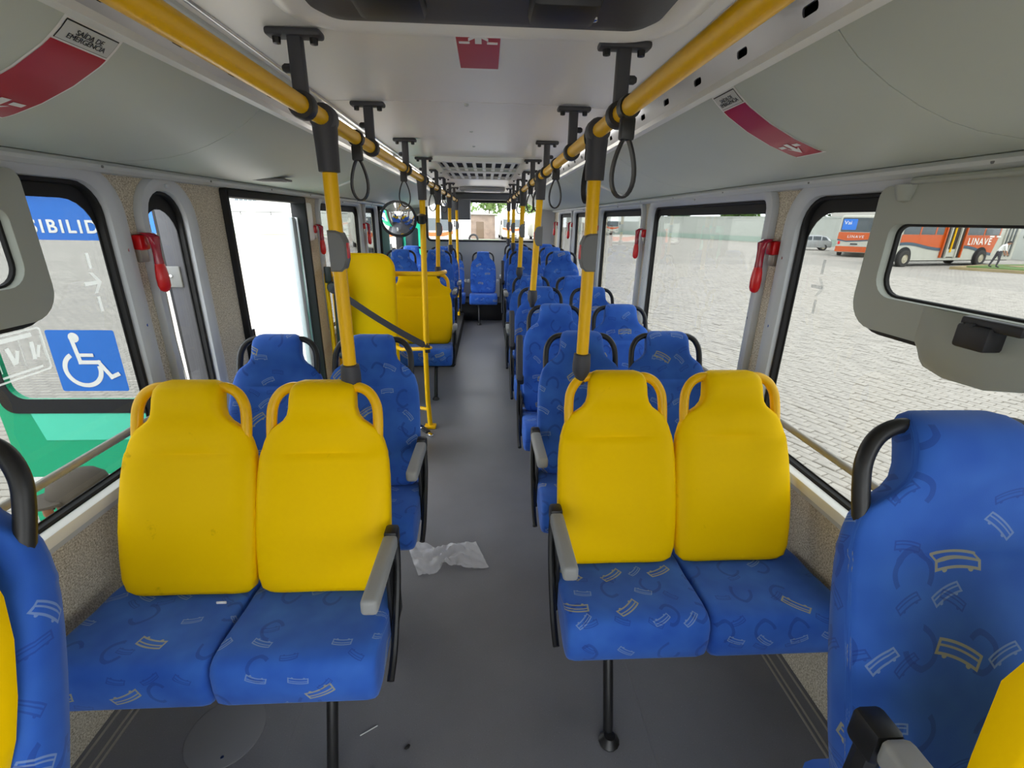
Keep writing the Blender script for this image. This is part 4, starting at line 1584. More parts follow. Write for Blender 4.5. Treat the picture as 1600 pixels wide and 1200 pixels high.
def stroke(pts, w):
    for (xa, za), (xb, zb) in zip(pts[:-1], pts[1:]):
        stroke_n[0] += 1
        y_ = -.0015 - .0006 * stroke_n[0]
        d_ = Vector((xb - xa, zb - za)).normalized()
        nx, nz = -d_.y * w, d_.x * w
        ex, ez = d_.x * w, d_.y * w
        mb.add([(xa + nx - ex, y_, za + nz - ez), (xb + nx + ex, y_, zb + nz + ez), (xb - nx + ex, y_, zb - nz + ez), (xa - nx - ex, y_, za - nz - ez)], [(0, 1, 2, 3)])


stroke([(-.048, .12), (-.036, -.005), (.055, -.005), (.10, -.085), (.135, -.07)], .0105)
stroke([(-.03, .034), (.03, .034)], .009)
mb.build('wheelchair_symbol', 'print', ws, smooth=False, recalc=False)
ws.rotation_euler = (0, 0, 0)
tag(ws, 'blue square sign with white wheelchair symbol on the door glass', 'sign')

rl = empty('door_leaf', (-1.21, 7.34, 0))
plate(rrect(.0, .34, .02, 1.56, .02), [rrect(.06, .25, .25, 1.46, .03)], lambda a, b, t: (a, t, b), -.015, .015).build('leaf_panel', simple('bright_green_door', srgb(40, 232, 178), .35), rl, smooth=False)
MB().add([(a, 0, b) for a, b in rrect(.05, .28, .24, 1.51, .03)], [tuple(range(28))]).build('pane', simple('dark_door_glass', srgb(38, 52, 56), .1), rl, smooth=False)
tag(rl, 'green framed rear door leaf folded inward at the far left', 'door leaf')
rl2 = empty('door_leaf', (-1.21, 5.92, 0))
plate(rrect(.0, .10, .02, 1.56, .02), [], lambda a, b, t: (a, t, b), -.015, .015).build('leaf_panel', simple('pale_teal_door', srgb(120, 160, 150), .35), rl2, smooth=False)
MB().tube([(.12, -.03, .5), (.12, -.03, 1.3)], .012, 8).build('grip_bar', 'print', rl2)
tag(rl2, 'pale teal rear door leaf edge behind the round mirror', 'door leaf')

# ------------------------------------------------------------------ outside: yard
gr = MB().box((0, 40, GZ - .075), (400, 300, .14)).build('ground', 'ground', smooth=False)
st(gr)


def project(x, y, z):
    v = Vector((x - CAMX, y, z - CAMZ))
    d_ = v.dot(C_F)
    return 800 + 726 * v.dot(C_RT) / d_, 600 - 726 * v.dot(C_UP) / d_, d_


PW, PH, PG = .24, .12, .010
stm = simple('paving_stone', srgb(166, 160, 152), .9, bump=(30, .3), vary=(5, .14))
bm = bmesh.new()
bmesh.ops.create_cube(bm, size=1)
for v in bm.verts:
    v.co = Vector((v.co.x * (PH - PG), v.co.y * (PW - PG), v.co.z * .05))
bmesh.ops.bevel(bm, geom=[e_ for e_ in bm.edges if e_.verts[0].co.z > 0 and e_.verts[1].co.z > 0], offset=.008, segments=1, affect='EDGES')
pm = bpy.data.meshes.new('paving_stone')
bm.to_mesh(pm)
bm.free()
pm.materials.append(stm)
pv = [tuple(v.co) for v in pm.vertices]
pf = [tuple(p.vertices) for p in pm.polygons]
cand = []
rg = np.random.default_rng(5)
ang = R(24)
ca, sa = math.cos(ang), math.sin(ang)
for i in range(-40, 260):
    for j in range(-60, 170):
        lx, ly = i * PH, j * PW + (PW / 2 if i % 2 else 0)
        x, y = 1.6 + lx * ca - ly * sa, 1.0 + lx * sa + ly * ca
        if not (1.5 < x < 22 and 0.2 < y < 30 and y < x * 4.5 + 4):
            continue
        if y < (x - 1.2) * .45 - .5:
            continue
        u, v, d_ = project(x, y, GZ)
        vis = 1222 < u < 1600 and 540 < v < 760 and not (u > 1430 and v > 655)
        cand.append((0 if vis else 1, math.hypot(x, y), x, y))
cand.sort()
stuff = MB()
bv, bf = [], []
for k, (_, dist, x, y) in enumerate(cand):
    dz, t1, t2, rz_ = rg.normal(0, .004), rg.normal(0, .012), rg.normal(0, .012), ang + rg.normal(0, .03)
    if k < 300:
        o = bpy.data.objects.new('paving_stone', pm)
        o.location = (x, y, GZ - .012 + dz - (GZ - .0) * 0)
        o.rotation_euler = (t1, t2, rz_)
        link(o, gr)
    else:
        c_, s_ = math.cos(rz_), math.sin(rz_)
        n0 = len(bv)
        bv += [(x + a * c_ - b * s_, y + a * s_ + b * c_, GZ - .012 + dz + cc + a * t1 + b * t2) for a, b, cc in pv]
        bf += [tuple(n0 + q for q in f) for f in pf]
me = bpy.data.meshes.new('paving_stones')
me.from_pydata(bv, [], bf)
me.materials.append(stm)
o = link(bpy.data.objects.new('paving_stones', me), gr)
o['kind'] = 'stuff'


def facade(name, x0, y0, x1, y1, z0, z1, mat, thick=.3):
    """upright wall slab from (x0,y0) to (x1,y1); returns (object, map)"""
    e = empty(name, (x0, y0, z0))
    d_ = Vector((x1 - x0, y1 - y0, 0))
    L = d_.length
    d_.normalize()
    nn = Vector((d_.y, -d_.x, 0))

    def F(a, t, b):
        p = d_ * a + nn * t
        return (p.x, p.y, b)
    mb = MB()
    mb.add([F(0, 0, 0), F(L, 0, 0), F(L, 0, z1 - z0), F(0, 0, z1 - z0), F(0, -thick, 0), F(L, -thick, 0), F(L, -thick, z1 - z0), F(0, -thick, z1 - z0)],
           [(0, 1, 2, 3), (5, 4, 7, 6), (3, 2, 6, 7), (0, 3, 7, 4), (1, 5, 6, 2), (0, 4, 5, 1)])
    return e, F, L, mb


WHT = simple('whitewash', srgb(186, 189, 182), .8, vary=(.3, .06))
PGR = simple('pale_green_wash', srgb(160, 178, 166), .8, vary=(.4, .06))
GLZ = simple('far_window_glass', srgb(90, 100, 106), .2)
ROOF = simple('fibre_roof', srgb(150, 146, 138), .8)
GRASS = simple('grass', srgb(84, 112, 50), .9, vary=(2, .2))
EARTH = simple('dry_kerb', srgb(150, 134, 98), .9, vary=(1.5, .12))
LEAF = simple('foliage', srgb(60, 92, 38), .8, vary=(1.5, .3))
BARK = simple('bark', srgb(92, 76, 60), .9)

# yard wall on the right
e, F, L, mb = facade('yard_wall', 20, 122, 45.5, 52, GZ, GZ + 3.35, WHT)
mb.build('wall_face', WHT, e, smooth=False)
MB().add([F(0, .02, 0), F(L, .02, 0), F(L, .02, .75), F(0, .02, .75)], [(0, 1, 2, 3)]).build('green_base', PGR, e, smooth=False)
MB().add([F(0, .05, 3.3), F(L, .05, 3.3), F(L, .05, 3.5), F(0, .05, 3.5), F(0, -.4, 3.5), F(L, -.4, 3.5)], [(0, 1, 2, 3), (3, 2, 5, 4)]).build('coping', WHT, e, smooth=False)
tag(e, 'long whitewashed yard wall with pale green base seen through right window', 'wall')


def building(name, x0, y0, x1, y1, zt, wins, label, roofz=.5):
    e, F, L, mb = facade(name, x0, y0, x1, y1, GZ, zt, WHT, 8)
    mb.build('walls', WHT, e, smooth=False)
    H = zt - GZ
    MB().add([F(-.5, .6, H), F(L + .5, .6, H), F(L + .5, -4, H + roofz + .8), F(-.5, -4, H + roofz + .8), F(-.5, .6, H - .15), F(L + .5, .6, H - .15)], [(0, 1, 2, 3), (4, 5, 1, 0)]).build('roof', ROOF, e, smooth=False)
    for (a0, a1, b0, b1) in wins:
        w_ = MB().add([F(a0, .06, b0), F(a1, .06, b0), F(a1, .06, b1), F(a0, .06, b1)], [(0, 1, 2, 3)]).build('window', GLZ, e, smooth=False)
        n_ = max(2, int((a1 - a0) / .6))
        for k in range(n_ + 1):
            a = a0 + (a1 - a0) * k / n_
            MB().add([F(a - .05, .1, b0), F(a + .05, .1, b0), F(a + .05, .1, b1), F(a - .05, .1, b1)], [(0, 1, 2, 3)]).build('bar', WHT, w_, smooth=False)
        MB().add([F(a0, .1, (b0 + b1) / 2 - .05), F(a1, .1, (b0 + b1) / 2 - .05), F(a1, .1, (b0 + b1) / 2 + .05), F(a0, .1, (b0 + b1) / 2 + .05)], [(0, 1, 2, 3)]).build('bar', WHT, w_, smooth=False)
    return tag(e, label, 'building')


building('workshop_building', 44, 60, 66, 48, 2.6, [(2.0, 6.2, 1.3, 3.0), (8.2, 11.5, 1.3, 3.0), (14, 18, 1.3, 3.0)], 'low white workshop building with grid windows behind the silver car')
building('office_building', -52, 78, -14, 84, 7.5, [(13.0, 16.2, 4.6, 6.2), (20.5, 23.0, 4.6, 6.2), (31, 34, 4.6, 6.2), (4, 7, 4.6, 6.2)], 'white building with dark windows seen through the open left door')
building('depot_building', 44, 36, 74, 26, 3.6, [(5, 9, 1.6, 3.2), (16, 20, 1.6, 3.2)], 'white depot building behind the orange bus at the right edge')
e, F, L, mb = facade('low_wall', -60, 69, -12, 72, GZ, GZ + 2.5, WHT)
mb.build('wall_face', WHT, e, smooth=False)
for k in range(0, 12):
    MB().tube([F(2 + k * 4, .0, 2.5), F(2 + k * 4, .0, 2.95)], .05, 6).build('fence_post', 'rubber', e)
MB().tube([F(0, 0, 2.9), F(L, 0, 2.9)], .04, 6).build('fence_wire', 'rubber', e)
tag(e, 'low white wall with wire fence seen through the open left door', 'wall')
e = empty('grass_strip', (-36, 66, GZ))
MB().rbox((0, 0, .0), (52, 3.2, .10), .03, 1, Matrix.Rotation(.06, 3, 'Z')).build('turf', GRASS, e)
MB().rbox((0, -1.7, .0), (52, .3, .16), .03, 1, Matrix.Rotation(.06, 3, 'Z')).build('kerb', WHT, e)
tag(e, 'green grass strip at the foot of the low wall outside the left door', 'grass')
e = empty('traffic_cone', (-20.2, 60.5, GZ))
MB().lathe([(.32, .1), (.24, .5), (.12, 1.3), (.1, 1.7), (0, 1.72)], n=12).build('cone', simple('cone_orange', srgb(240, 96, 20), .5), e)
MB().rbox((0, 0, .05), (.8, .8, .1), .02).build('base', 'rubber', e)
tag(e, 'orange traffic cone at the right side of the open left door view', 'cone')

# grass island and kerb on the right
e = empty('grass_island', (38.5, 26.0, GZ))
o1 = [(-9.3, 2.6), (-6.6, -1.1), (-2, -4.2), (12, -8), (16, 2), (4, 6), (-5, 4.6)]
MB().loft([[(a, b, -.05) for a, b in o1], [(a, b, .16) for a, b in o1]]).build('kerb', EARTH, e, smooth=False)
MB().loft([[(a * .93, b * .88, .0) for a, b in o1], [(a * .92, b * .86, .22) for a, b in o1]]).build('turf', GRASS, e, smooth=False)
MB().box((-1, 1.6, .23), (9, 1.0, .03), Matrix.Rotation(-.2, 3, 'Z')).build('worn_path', EARTH, e, smooth=False)
tag(e, 'grass island with yellowish kerb in the right yard', 'grass')
MBt = MB().lathe([(.42, .0), (.62, .02), (.70, .12), (.62, .24), (.42, .26), (.42, .0)], n=20, cap=False)
o = MBt.build('old_tyre', 'rubber')
o.location = (37.6, 28.2, GZ + .235)
tag(o, 'old black tyre lying on the grass island', 'tyre')


# ------------------------------------------------------------------ outside: vehicles
ORG = simple('orange_bus_paint', srgb(196, 84, 22), .3)
CREAM = simple('cream_bus_paint', srgb(188, 187, 176), .35)
NAVY = simple('slate_blue_stripe', srgb(62, 82, 100), .35)
TYRE = simple('tyre_rubber', srgb(48, 46, 44), .8)
RIM = simple('dusty_rim', srgb(176, 168, 146), .5)
VGL = simple('vehicle_glass', srgb(70, 78, 82), .08)


def wheel(parent, p, r, w, nm='wheel'):
    o = MB().lathe([(r * .55, -w / 2), (r * .92, -w / 2), (r, -w * .35), (r, w * .35), (r * .92, w / 2), (r * .55, w / 2), (r * .55, -w / 2)], p, 20, 'y', cap=False).build(nm, TYRE, parent)
    MB().lathe([(0, -w * .42), (r * .2, -w * .45), (r * .28, -w * .36), (r * .5, -w * .30), (r * .58, -w * .47), (r * .6, -w * .3), (r * .6, w * .3), (0, w * .3)], p, 18, 'y').build('rim', RIM, o)


# side-on bus. local x along the body (front at +x), the visible side at -y
sb_ = empty('city_bus', (24.6, 29.3, GZ), math.atan2(1.72, 7.0))
BL, BH, BW = 13.4, 3.35, 1.95
prof = rrect(1.9, BL, .38, BH, [.25, .3, .1, .1], 5)
rings = [[(a, y, b) for a, b in prof] for y in (.02, BW)]
MB().loft(rings).build('body', CREAM, sb_, ang=30)


def side_strip(pts, mat, nm, y=-.004):
    o = MB().add([(a, y, b) for a, b in pts], [tuple(range(len(pts)))]).build(nm, mat, sb_, smooth=False)
    return o


wave_lo = [(2.0 + k * .5, 1.28 + .16 * math.sin(k * .55 + .9)) for k in range(24)]
side_strip([(2.0, 2.0), (2.0, 1.42)] + [(a, b + .10 - (.45 * max(0, (a - 5.0) / 7)) ) for a, b in wave_lo if a < 11.3] + [(11.3, 2.0)], ORG, 'orange_band')
vs, fs = [], []
for k, (a, b) in enumerate([q for q in wave_lo if q[0] < 11.3]):
    bb = b + .10 - (.45 * max(0, (a - 5.0) / 7))
    vs += [(a, -.008, bb), (a, -.008, bb - .18)]
for k in range(len(vs) // 2 - 1):
    fs.append((2 * k, 2 * k + 1, 2 * k + 3, 2 * k + 2))
MB().add(vs, fs).build('slate_stripe', NAVY, sb_, smooth=False)
side_strip([(2.0, 3.05), (2.0, 3.25), (11.4, 3.25), (11.4, 3.05)], ORG, 'roof_band')
for a0, a1 in ((2.1, 3.5), (3.6, 4.9), (5.05, 5.7), (8.0, 9.6), (9.8, 11.2)):
    side_strip([(a0, 2.02), (a1, 2.02), (a1, 3.02), (a0, 3.02)], VGL, 'window', -.010)
    MB().box(((a1 + .08), -.006, 2.52), (.12, .02, 1.02)).build('window_pillar', ORG, sb_, smooth=False)
side_strip([(5.9, .55), (7.8, .55), (7.8, 3.0), (5.9, 3.0)], simple('bus_doorway_dark', srgb(58, 50, 44), .8), 'doorway', -.010)
for a in (5.9, 6.35, 7.3, 7.8):
    MB().box((a, -.05, 1.75), (.10, .12, 2.4)).build('door_post', ORG if a in (5.9, 7.8) else CREAM, sb_, smooth=False)
MB().tube([(6.75, -.05, .9), (6.75, -.05, 2.6)], .06, 6).build('door_handrail', 'ypaint', sb_)
side_strip([(6.4, .6), (7.25, .6), (7.25, 1.1), (6.4, 1.1)], CREAM, 'door_step', -.02)
side_strip([(11.9, .6), (13.0, .6), (13.0, 2.9), (11.9, 2.9)], VGL, 'front_door', -.010)
for a in (11.9, 12.25, 12.6, 13.0):
    MB().box((a, -.04, 1.75), (.08, .08, 2.3)).build('front_door_post', CREAM, sb_, smooth=False)
for a in (2.6, 9.9):
    MB().lathe([(0, .0), (.68, .0), (.68, -.012), (0, -.012)], (a, 0, .56), 24, 'y').build('wheel_arch', 'rubber', sb_)
    wheel(sb_, (a, -.01, .50), .52, .30)
for a in (2.6, 9.9):
    wheel(sb_, (a, 1.75, .50), .52, .30)
MB().box((7.7, .98, .42), (11.0, 1.7, .2)).build('underbody', 'rubber', sb_, smooth=False)
text_mesh('side_lettering', 'LINAVE', .62, 'print', sb_, axes((9.45, -.014, 1.58), (1, 0, 0), (0, 0, 1)), .002, 1.2, .01)
MB().box((10.55, -.012, 1.93), (.45, .01, .10)).build('white_dash', 'print', sb_, smooth=False)
MB().box((11.25, -.012, 1.93), (.45, .01, .10)).build('white_dash', 'print', sb_, smooth=False)
MB().rbox((13.5, -.3, 2.1), (.12, .2, .5), .04).build('side_mirror', 'rubber', sb_)
tag(sb_, 'orange and cream city bus with white lettering, standing side-on in the yard', 'bus', 'buses parked in the yard')


def bus_end(name, x, y, rz, rear, label, w=2.5, band=ORG, sideband=None):
    """bus whose front or rear end faces the viewer (local -y)"""
    e = empty(name, (x, y, GZ), rz)
    rings = []
    for yy, d in ((0, .10), (.06, .02), (.2, 0), (10.5, 0)):
        rings.append([(a, yy + (.18 * (b / 3.3 - .4) if yy < .15 else 0), b) for a, b in inset_rr(-w / 2, w / 2, .35, 3.3, .22, d, 5)])
    MB().loft(rings).build('body', CREAM, e, ang=30)

    def fy(b, off):
        return .18 * (b / 3.3 - .4) - off

    def pl(x0, x1, z0, z1, mat, nm, off=.012, r=.08):
        MB().add([(a, fy(b, off), b) for a, b in rrect(x0, x1, z0, z1, r, 4)], [tuple(range(16))]).build(nm, mat, e, smooth=False)
    h = w / 2
    if rear:
        pl(-h + .12, h - .12, 2.0, 3.1, VGL, 'rear_window')
        pl(-h + .18, -.1, 2.15, 3.0, 'bluesign', 'window_poster', .02)
        text_mesh('poster_text', 'Vai', .42, 'print', e, axes((-.72, fy(2.7, .03), 2.7), (1, 0, 0), (0, 0, 1)), .002)
        MB().add([(a, fy(b, .014), b) for a, b in [(-h + .03, 1.96), (-h + .03, 1.42), (-.6, 1.3), (.3, 1.36), (h - .03, 1.46), (h - .03, 1.96)]], [tuple(range(6))]).build('orange_band', band, e, smooth=False)
        MB().add([(a, fy(b, .018), b) for a, b in [(-h + .03, 1.42), (-.6, 1.3), (.3, 1.36), (h - .03, 1.46), (h - .03, 1.36), (.3, 1.26), (-.6, 1.2), (-h + .03, 1.32)]], [tuple(range(8))]).build('slate_stripe', NAVY, e, smooth=False)
        pl(-h + .02, h - .02, .42, .85, band, 'bumper', .03, .05)
        for sx in (-1, 1):
            pl(sx * (h - .2) - .08, sx * (h - .2) + .08, 1.0, 1.25, 'redp', 'tail_lamp', .03, .03)
        pl(-.25, .25, .98, 1.1, 'dgrey', 'number_plate', .03, .01)
        text_mesh('rear_lettering', 'LINAVE', .3, CREAM and 'print', e, axes((0, fy(1.62, .02), 1.62), (1, 0, 0), (0, 0, 1)), .002, 1.2)
    else:
        pl(-h + .12, h - .12, 1.55, 2.95, VGL, 'windscreen', .012, .15)
        pl(-h + .15, h - .15, 2.5, 2.95, simple('destination_glass', srgb(214, 220, 220), .2), 'destination_panel', .02, .1)
        MB().add([(a, fy(b, .016), b) for a, b in [(-h + .03, 1.55), (-h + .03, 1.3), (-.5, 1.1), (.5, 1.1), (h - .03, 1.3), (h - .03, 1.55), (.5, 1.4), (-.5, 1.4)]], [tuple(range(8))]).build('orange_band', band, e, smooth=False)
        for sx in (-1, 1):
            pl(sx * (h - .35) - .16, sx * (h - .35) + .16, .75, .95, 'chrome', 'headlamp', .03, .05)
            MB().rbox((sx * (h + .12), -.1, 2.1), (.12, .15, .5), .04).build('side_mirror', 'rubber', e)
        pl(-.5, .5, .5, .62, 'dgrey', 'grille', .03, .02)
    for sx in (-1, 1):
        for yy in (2.4, 8.0):
            o = MB().lathe([(.25, -.15), (.48, -.15), (.5, 0), (.48, .15), (.25, .15)], (sx * (h - .18), yy, .5), 16, 'x').build('wheel', TYRE, e)
    return tag(e, label, 'bus', 'buses parked in the yard')


bus_end('city_bus', 30.4, 38.6, -.74, True, 'bus seen from its orange and white rear with a blue window poster')
bus_end('city_bus', -4.0, 40.0, .10, False, 'white bus front with orange band through the rear window, left of centre', w=2.7)
bus_end('city_bus', 3.4, 62.0, .04, False, 'white bus front with orange band through the rear window, right of centre', w=2.7)
bus_end('city_bus', 7.4, 58.0, .02, False, 'rightmost white bus front through the rear window', w=2.7, band=simple('red_orange_paint', srgb(214, 92, 60), .35))
bus_end('city_bus', -7.6, 36.0, .35, False, 'leftmost white bus front with orange lower half behind the poles', w=2.7)
bus_end('city_bus', 24.0, 92.0, .3, False, 'tiny far bus beside the yard wall through the right windows', w=2.6)


def car(name, x, y, rz, paint, label):
    e = empty(name, (x, y, GZ), rz)
    st_ = [(-2.0, .35, .62, .70), (-1.95, .30, .85, .76), (-1.2, .28, .95, .80), (-.75, .28, 1.0, .82), (0, .27, 1.0, .83), (.8, .27, 1.0, .83), (1.6, .28, 1.0, .80), (1.95, .32, .92, .74), (2.02, .4, .75, .66)]
    rings = []
    for xx, z0, z1, hw in st_:
        rings.append([(xx, -hw, z0), (xx, -hw * 1.02, (z0 + z1) / 2), (xx, -hw * .96, z1), (xx, hw * .96, z1), (xx, hw * 1.02, (z0 + z1) / 2), (xx, hw, z0)])
    MB().loft(rings).build('body', paint, e, ang=40)
    rings = []
    for xx, z1, hw in ((-1.05, .97, .76), (-.45, 1.38, .64), (.0, 1.48, .62), (.9, 1.47, .62), (1.5, 1.36, .62), (1.85, 1.0, .70)):
        rings.append([(xx, -.78, .95), (xx, -hw, z1), (xx, hw, z1), (xx, .78, .95)])
    MB().loft(rings).build('cabin', paint, e, ang=40)
    for a in ([(-.75, 1.02), (-.38, 1.32), (.15, 1.38), (.15, 1.02)], [(.25, 1.02), (.25, 1.38), (.95, 1.37), (.95, 1.02)], [(1.05, 1.02), (1.05, 1.36), (1.4, 1.28), (1.6, 1.02)]):
        for sy in (-1, 1):
            MB().add([(xx, sy * (.80 - (zz - 1.0) * .33), zz) for xx, zz in a], [(0, 1, 2, 3)]).build('side_window', VGL, e, smooth=False)
    for xx in (-1.3, 1.3):
        for sy in (-.72, .72):
            wheel(e, (xx, sy, .32), .32, .2)
    return tag(e, label, 'car')


car('parked_car', 33.9, 49.4, -.45, simple('silver_car_paint', srgb(178, 180, 182), .25, metal=.5), 'silver hatchback parked before the white workshop')
car('parked_car', 35.6, 58.5, 1.1, simple('dark_car_paint', srgb(54, 58, 66), .25), 'dark car half hidden behind the red lever on the right pillar')

# ------------------------------------------------------------------ outside: trees
def tree(name, x, y, h, r, label, leaves=900, mat=None):
    e = empty(name, (x, y, GZ))
    rr = random.Random(int(x * 13 + y * 7))
    MB().tube([(0, 0, -.05), (.1, 0, h * .3), (-.1, .1, h * .7)], [.22, .17, .07], 8).build('trunk', BARK, e)
    vs, fs = [], []
    lobes = [(rr.uniform(-.6, .6) * r, rr.uniform(-.6, .6) * r, h * rr.uniform(.6, .9), r * rr.uniform(.45, .7)) for _ in range(9)]
    for k in range(leaves):
        lx, ly, lz, lr = rr.choice(lobes)
        d_ = Vector((rr.gauss(0, 1), rr.gauss(0, 1), rr.gauss(0, 1))).normalized()
        p = Vector((lx, ly, lz)) + d_ * lr * rr.uniform(.75, 1.05)
        a = Vector((rr.gauss(0, 1), rr.gauss(0, 1), rr.gauss(0, 1))).normalized()
        b = d_.cross(a).normalized()
        s_ = rr.uniform(.18, .36) * (r / 2.5)
        n0 = len(vs)
        vs += [tuple(p - a * s_), tuple(p + b * s_ * .6), tuple(p + a * s_), tuple(p - b * s_ * .6)]
        fs.append((n0, n0 + 1, n0 + 2, n0 + 3))
    o = MB().add(vs, fs).build('crown', mat or LEAF, e, smooth=False, recalc=False)
    o['kind'] = 'stuff'
    return tag(e, label, 'tree', 'trees beyond the yard')


tree('leafy_tree', 32.5, 104, 6.2, 3.4, 'green tree rising above the yard wall, left one')
tree('leafy_tree', 38.5, 98, 5.6, 3.0, 'dark green tree rising above the middle of the yard wall', mat=simple('dark_foliage', srgb(52, 92, 48), .8, vary=(1.5, .3)))
tree('leafy_tree', 45.5, 86, 6.0, 3.4, 'bright green tree rising above the yard wall, right one', mat=simple('bright_foliage', srgb(82, 116, 42), .8, vary=(1.5, .3)))
tree('leafy_tree', 54.5, 80, 5.4, 2.8, 'green tree behind the yard wall next to the workshop')
tree('leafy_tree', .6, 100, 9.0, 4.2, 'pale green tree seen through the rear window above the buses', mat=simple('pale_foliage', srgb(104, 132, 70), .8, vary=(1.5, .25)))
tree('leafy_tree', 9.6, 104, 9.0, 4.0, 'pale green tree at the right of the rear window', mat=bpy.data.materials['pale_foliage'])
e = empty('yard_shed', (-.4, 66, GZ))
MB().rbox((0, 0, 1.5), (3.2, 2.5, 3.0), .05, 1).build('walls', simple('shed_brown', srgb(120, 104, 92), .9, vary=(2, .2)), e)
MB().rbox((0, 0, 3.08), (3.8, 3.0, .16), .03, 1).build('roof', ROOF, e)
MB().rbox((-.4, -1.27, 1.1), (1.0, .06, 2.1), .02, 1).build('door', BARK, e)
tag(e, 'small brown shed between the buses beyond the rear window', 'shed')
e = empty('rear_grass', (-.6, 56.5, GZ))
MB().rbox((0, 0, .02), (4.5, 9, .12), .04, 1).build('turf', GRASS, e)
MB().rbox((-2.3, 0, .04), (.2, 9, .16), .03, 1).build('kerb', WHT, e)
tag(e, 'patch of grass in front of the brown shed', 'grass')
o = MB().lathe([(.32, -.13), (.47, -.12), (.53, 0), (.47, .12), (.32, .13), (.32, -.13)], n=20, axis='y', cap=False).build('old_tyre', 'rubber')
o.location = (-1.3, 51.0, GZ + .52)
tag(o, 'dark tyre standing upright beyond the rear window', 'tyre')


# ------------------------------------------------------------------ people outside
def person(name, loc, rz, joints, rad, zones, label, hair_mat, cap=False):
    """skin-modifier figure; joints: name -> (x,y,z); zones: list of (zmin, zmax, material index rule)"""
    order = ['pelvis', 'waist', 'chest', 'neck', 'headlow', 'headmid', 'headtop', 'shl', 'ell', 'wrl', 'hal', 'shr', 'elr', 'wrr', 'har', 'hil', 'knl', 'anl', 'tol', 'hir', 'knr', 'anr', 'tor']
    edges = [('pelvis', 'waist'), ('waist', 'chest'), ('chest', 'neck'), ('neck', 'headlow'), ('headlow', 'headmid'), ('headmid', 'headtop'), ('chest', 'shl'), ('shl', 'ell'), ('ell', 'wrl'), ('wrl', 'hal'), ('chest', 'shr'), ('shr', 'elr'), ('elr', 'wrr'), ('wrr', 'har'),
             ('pelvis', 'hil'), ('hil', 'knl'), ('knl', 'anl'), ('anl', 'tol'), ('pelvis', 'hir'), ('hir', 'knr'), ('knr', 'anr'), ('anr', 'tor')]
    e = empty(name, loc, rz)
    me = bpy.data.meshes.new('body')
    me.from_pydata([joints[k] for k in order], [(order.index(a), order.index(b)) for a, b in edges], [])
    tmp = bpy.data.objects.new('tmp', me)
    COL.objects.link(tmp)
    sk = tmp.modifiers.new('skin', 'SKIN')
    sl = me.skin_vertices[0].data
    for k, nm in enumerate(order):
        q = rad[nm]
        sl[k].radius = q if isinstance(q, tuple) else (q, q)
        sl[k].use_root = nm == 'pelvis'
    ss = tmp.modifiers.new('sub', 'SUBSURF')
    ss.levels = ss.render_levels = 2
    dg = bpy.context.evaluated_depsgraph_get()
    bm_ = bpy.data.meshes.new_from_object(tmp.evaluated_get(dg))
    bpy.data.objects.remove(tmp, do_unlink=True)
    bm_.name = 'body'
    bm_.materials.clear()
    for mm in zones['mats']:
        bm_.materials.append(mm)
    for p in bm_.polygons:
        p.material_index = zones['rule'](p.center)
    bm_.shade_smooth()
    link(bpy.data.objects.new('body', bm_), e)
    # hair or cap over the skull
    hx, hy, hz = joints['headmid']
    hr_ = .105
    rings = []
    for zz, rr in ((-.005, 1.0), (.03, 1.02), (.07, .92), (.10, .68), (.118, .3)):
        rings.append([(hx + hr_ * rr * math.cos(2 * PI * k / 20), hy + .012 + hr_ * 1.12 * rr * math.sin(2 * PI * k / 20), hz + zz) for k in range(20)])
    hc_ = MB().loft(rings).build('cap' if cap else 'hair', hair_mat, e, ang=70)
    if cap:
        MB().loft([[(hx + .085 * math.cos(PI * k / 10) , hy - .08 - .10 * math.sin(PI * k / 10), hz + .012 + dz_) for k in range(11)] for dz_ in (0, .012)], closed=True).build('cap_brim', hair_mat, hc_, ang=50)
    SK = zones['mats'][0]
    f = MB()
    f.rbox((hx, hy - .112, hz - .035), (.026, .035, .045), .01)
    f.build('nose', SK, e)
    for sx in (-1, 1):
        MB().lathe([(0, -.008), (.012, -.004), (.012, .004), (0, .008)], (hx + sx * .035, hy - .098, hz - .005), 10, 'y').build('eye', simple('eye_dark', srgb(40, 30, 26), .3) if 'eye_dark' not in bpy.data.materials else bpy.data.materials['eye_dark'], e)
        MB().rbox((hx + sx * .098, hy + .01, hz - .02), (.02, .035, .06), .009).build('ear', SK, e)
    MB().rbox((hx, hy - .100, hz - .075), (.05, .012, .010), .004).build('mouth', simple('lips', srgb(150, 84, 72), .5) if 'lips' not in bpy.data.materials else bpy.data.materials['lips'], e)
    # five fingers on each hand
    for hnd, wr in (('hal', 'wrl'), ('har', 'wrr')):
        a, b = Vector(joints[wr]), Vector(joints[hnd])
        dr = (b - a).normalized()
        side_ = dr.cross(Vector((1, 0, 0)))
        if side_.length < .2:
            side_ = dr.cross(Vector((0, 1, 0)))
        side_.normalize()
        for k, (o_, ln) in enumerate(((-.027, .062), (-.009, .074), (.009, .078), (.027, .068))):
            p0 = b + side_ * o_
            MB().tube([p0 - dr * .02, p0 + dr * ln * .5, p0 + dr * ln + Vector((0, .012, 0))], [.010, .009, .007], 8).build('finger', SK, e)
        p0 = a.lerp(b, .5) + side_ * -.035
        MB().tube([p0, p0 - side_ * .025 + dr * .035, p0 - side_ * .03 + dr * .065], [.012, .010, .008], 8).build('thumb', SK, e)
    return tag(e, label, 'person')


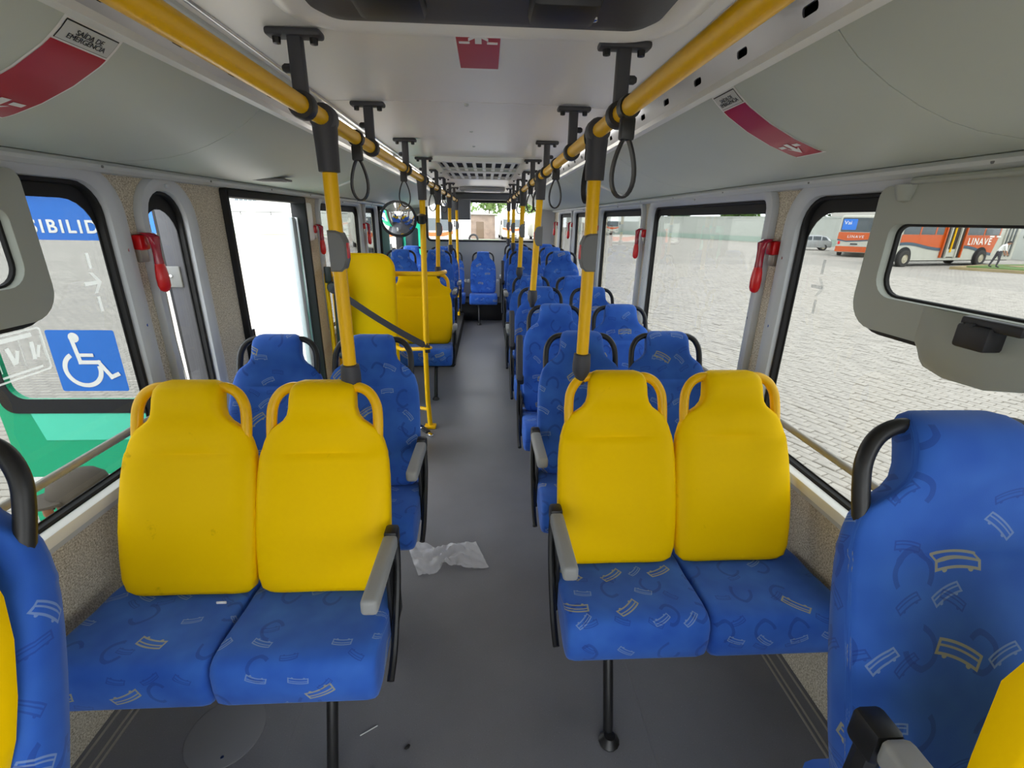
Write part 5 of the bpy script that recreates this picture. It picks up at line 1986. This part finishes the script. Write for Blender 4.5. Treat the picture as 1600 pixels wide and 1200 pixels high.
SKIN = simple('skin_tone', srgb(176, 122, 92), .55)
SHIRT = simple('white_shirt', srgb(228, 228, 226), .8)
TRS = simple('dark_trousers', srgb(50, 50, 58), .8)
SHO = simple('dark_shoes', srgb(30, 28, 28), .6)
J0 = dict(pelvis=(0, 0, .93), waist=(0, 0, 1.08), chest=(0, .0, 1.32), neck=(0, .01, 1.47), headlow=(0, 0, 1.53), headmid=(0, -.005, 1.61), headtop=(0, 0, 1.68), shl=(-.18, 0, 1.38), ell=(-.23, .02, 1.12), wrl=(-.24, -.03, .88), hal=(-.24, -.05, .80),
          shr=(.18, 0, 1.38), elr=(.23, .02, 1.12), wrr=(.24, -.03, .88), har=(.24, -.05, .80), hil=(-.09, 0, .88), knl=(-.10, -.02, .48), anl=(-.10, .03, .09), tol=(-.11, -.13, .04), hir=(.09, 0, .88), knr=(.10, -.02, .48), anr=(.10, .03, .09), tor=(.11, -.13, .04))
RD = dict(pelvis=(.15, .11), waist=(.14, .10), chest=(.165, .115), neck=.055, headlow=(.075, .085), headmid=(.088, .102), headtop=(.06, .07), shl=.065, ell=.046, wrl=.032, hal=(.042, .022), shr=.065, elr=.046, wrr=.032, har=(.042, .022), hil=.092, knl=.062, anl=.042, tol=(.04, .03), hir=.092, knr=.062, anr=.042, tor=(.04, .03))


def rule0(c):
    if c.z > 1.44:
        return 0
    if c.z < .10:
        return 3
    if abs(c.x) > .17 and c.z < 1.16:
        return 0
    return 1 if c.z > .93 else 2


pp = person('person', (-1.62, 1.74, GZ), R(-35), J0, RD, {'mats': [SKIN, simple('grey_shirt', srgb(120, 122, 126), .8), TRS, SHO], 'rule': rule0}, 'person in a dark cap outside, head just above the left window sill', simple('brown_cap', srgb(88, 80, 70), .85), cap=True)
pp.scale = (.875, .875, .875)
J1 = dict(J0)
J1.update(waist=(0, -.02, 1.07), chest=(0, -.16, 1.26), neck=(0, -.26, 1.36), headlow=(0, -.31, 1.40), headmid=(0, -.36, 1.45), headtop=(0, -.38, 1.52), shl=(-.18, -.18, 1.31), ell=(-.22, -.22, 1.06), wrl=(-.20, -.32, .86), hal=(-.19, -.36, .79), shr=(.18, -.18, 1.31), elr=(.22, -.22, 1.06), wrr=(.20, -.32, .86), har=(.19, -.36, .79),
          knl=(-.10, -.10, .48), anl=(-.10, -.05, .09), tol=(-.11, -.2, .04), knr=(.10, .10, .50), anr=(.10, .22, .09), tor=(.11, .06, .04))


def rule1(c):
    if c.y < -.24 and c.z > 1.34:
        return 0
    if c.z < .10:
        return 3
    if abs(c.x) > .15 and c.z < 1.0 and c.y < -.2:
        return 0
    return 1 if c.z > .98 else 2


person('person', (30.9, 27.5, GZ + .215), R(60), J1, RD, {'mats': [SKIN, SHIRT, TRS, SHO], 'rule': rule1}, 'person in white shirt and dark trousers leaning forward by the orange bus', simple('dark_hair', srgb(40, 34, 30), .8))
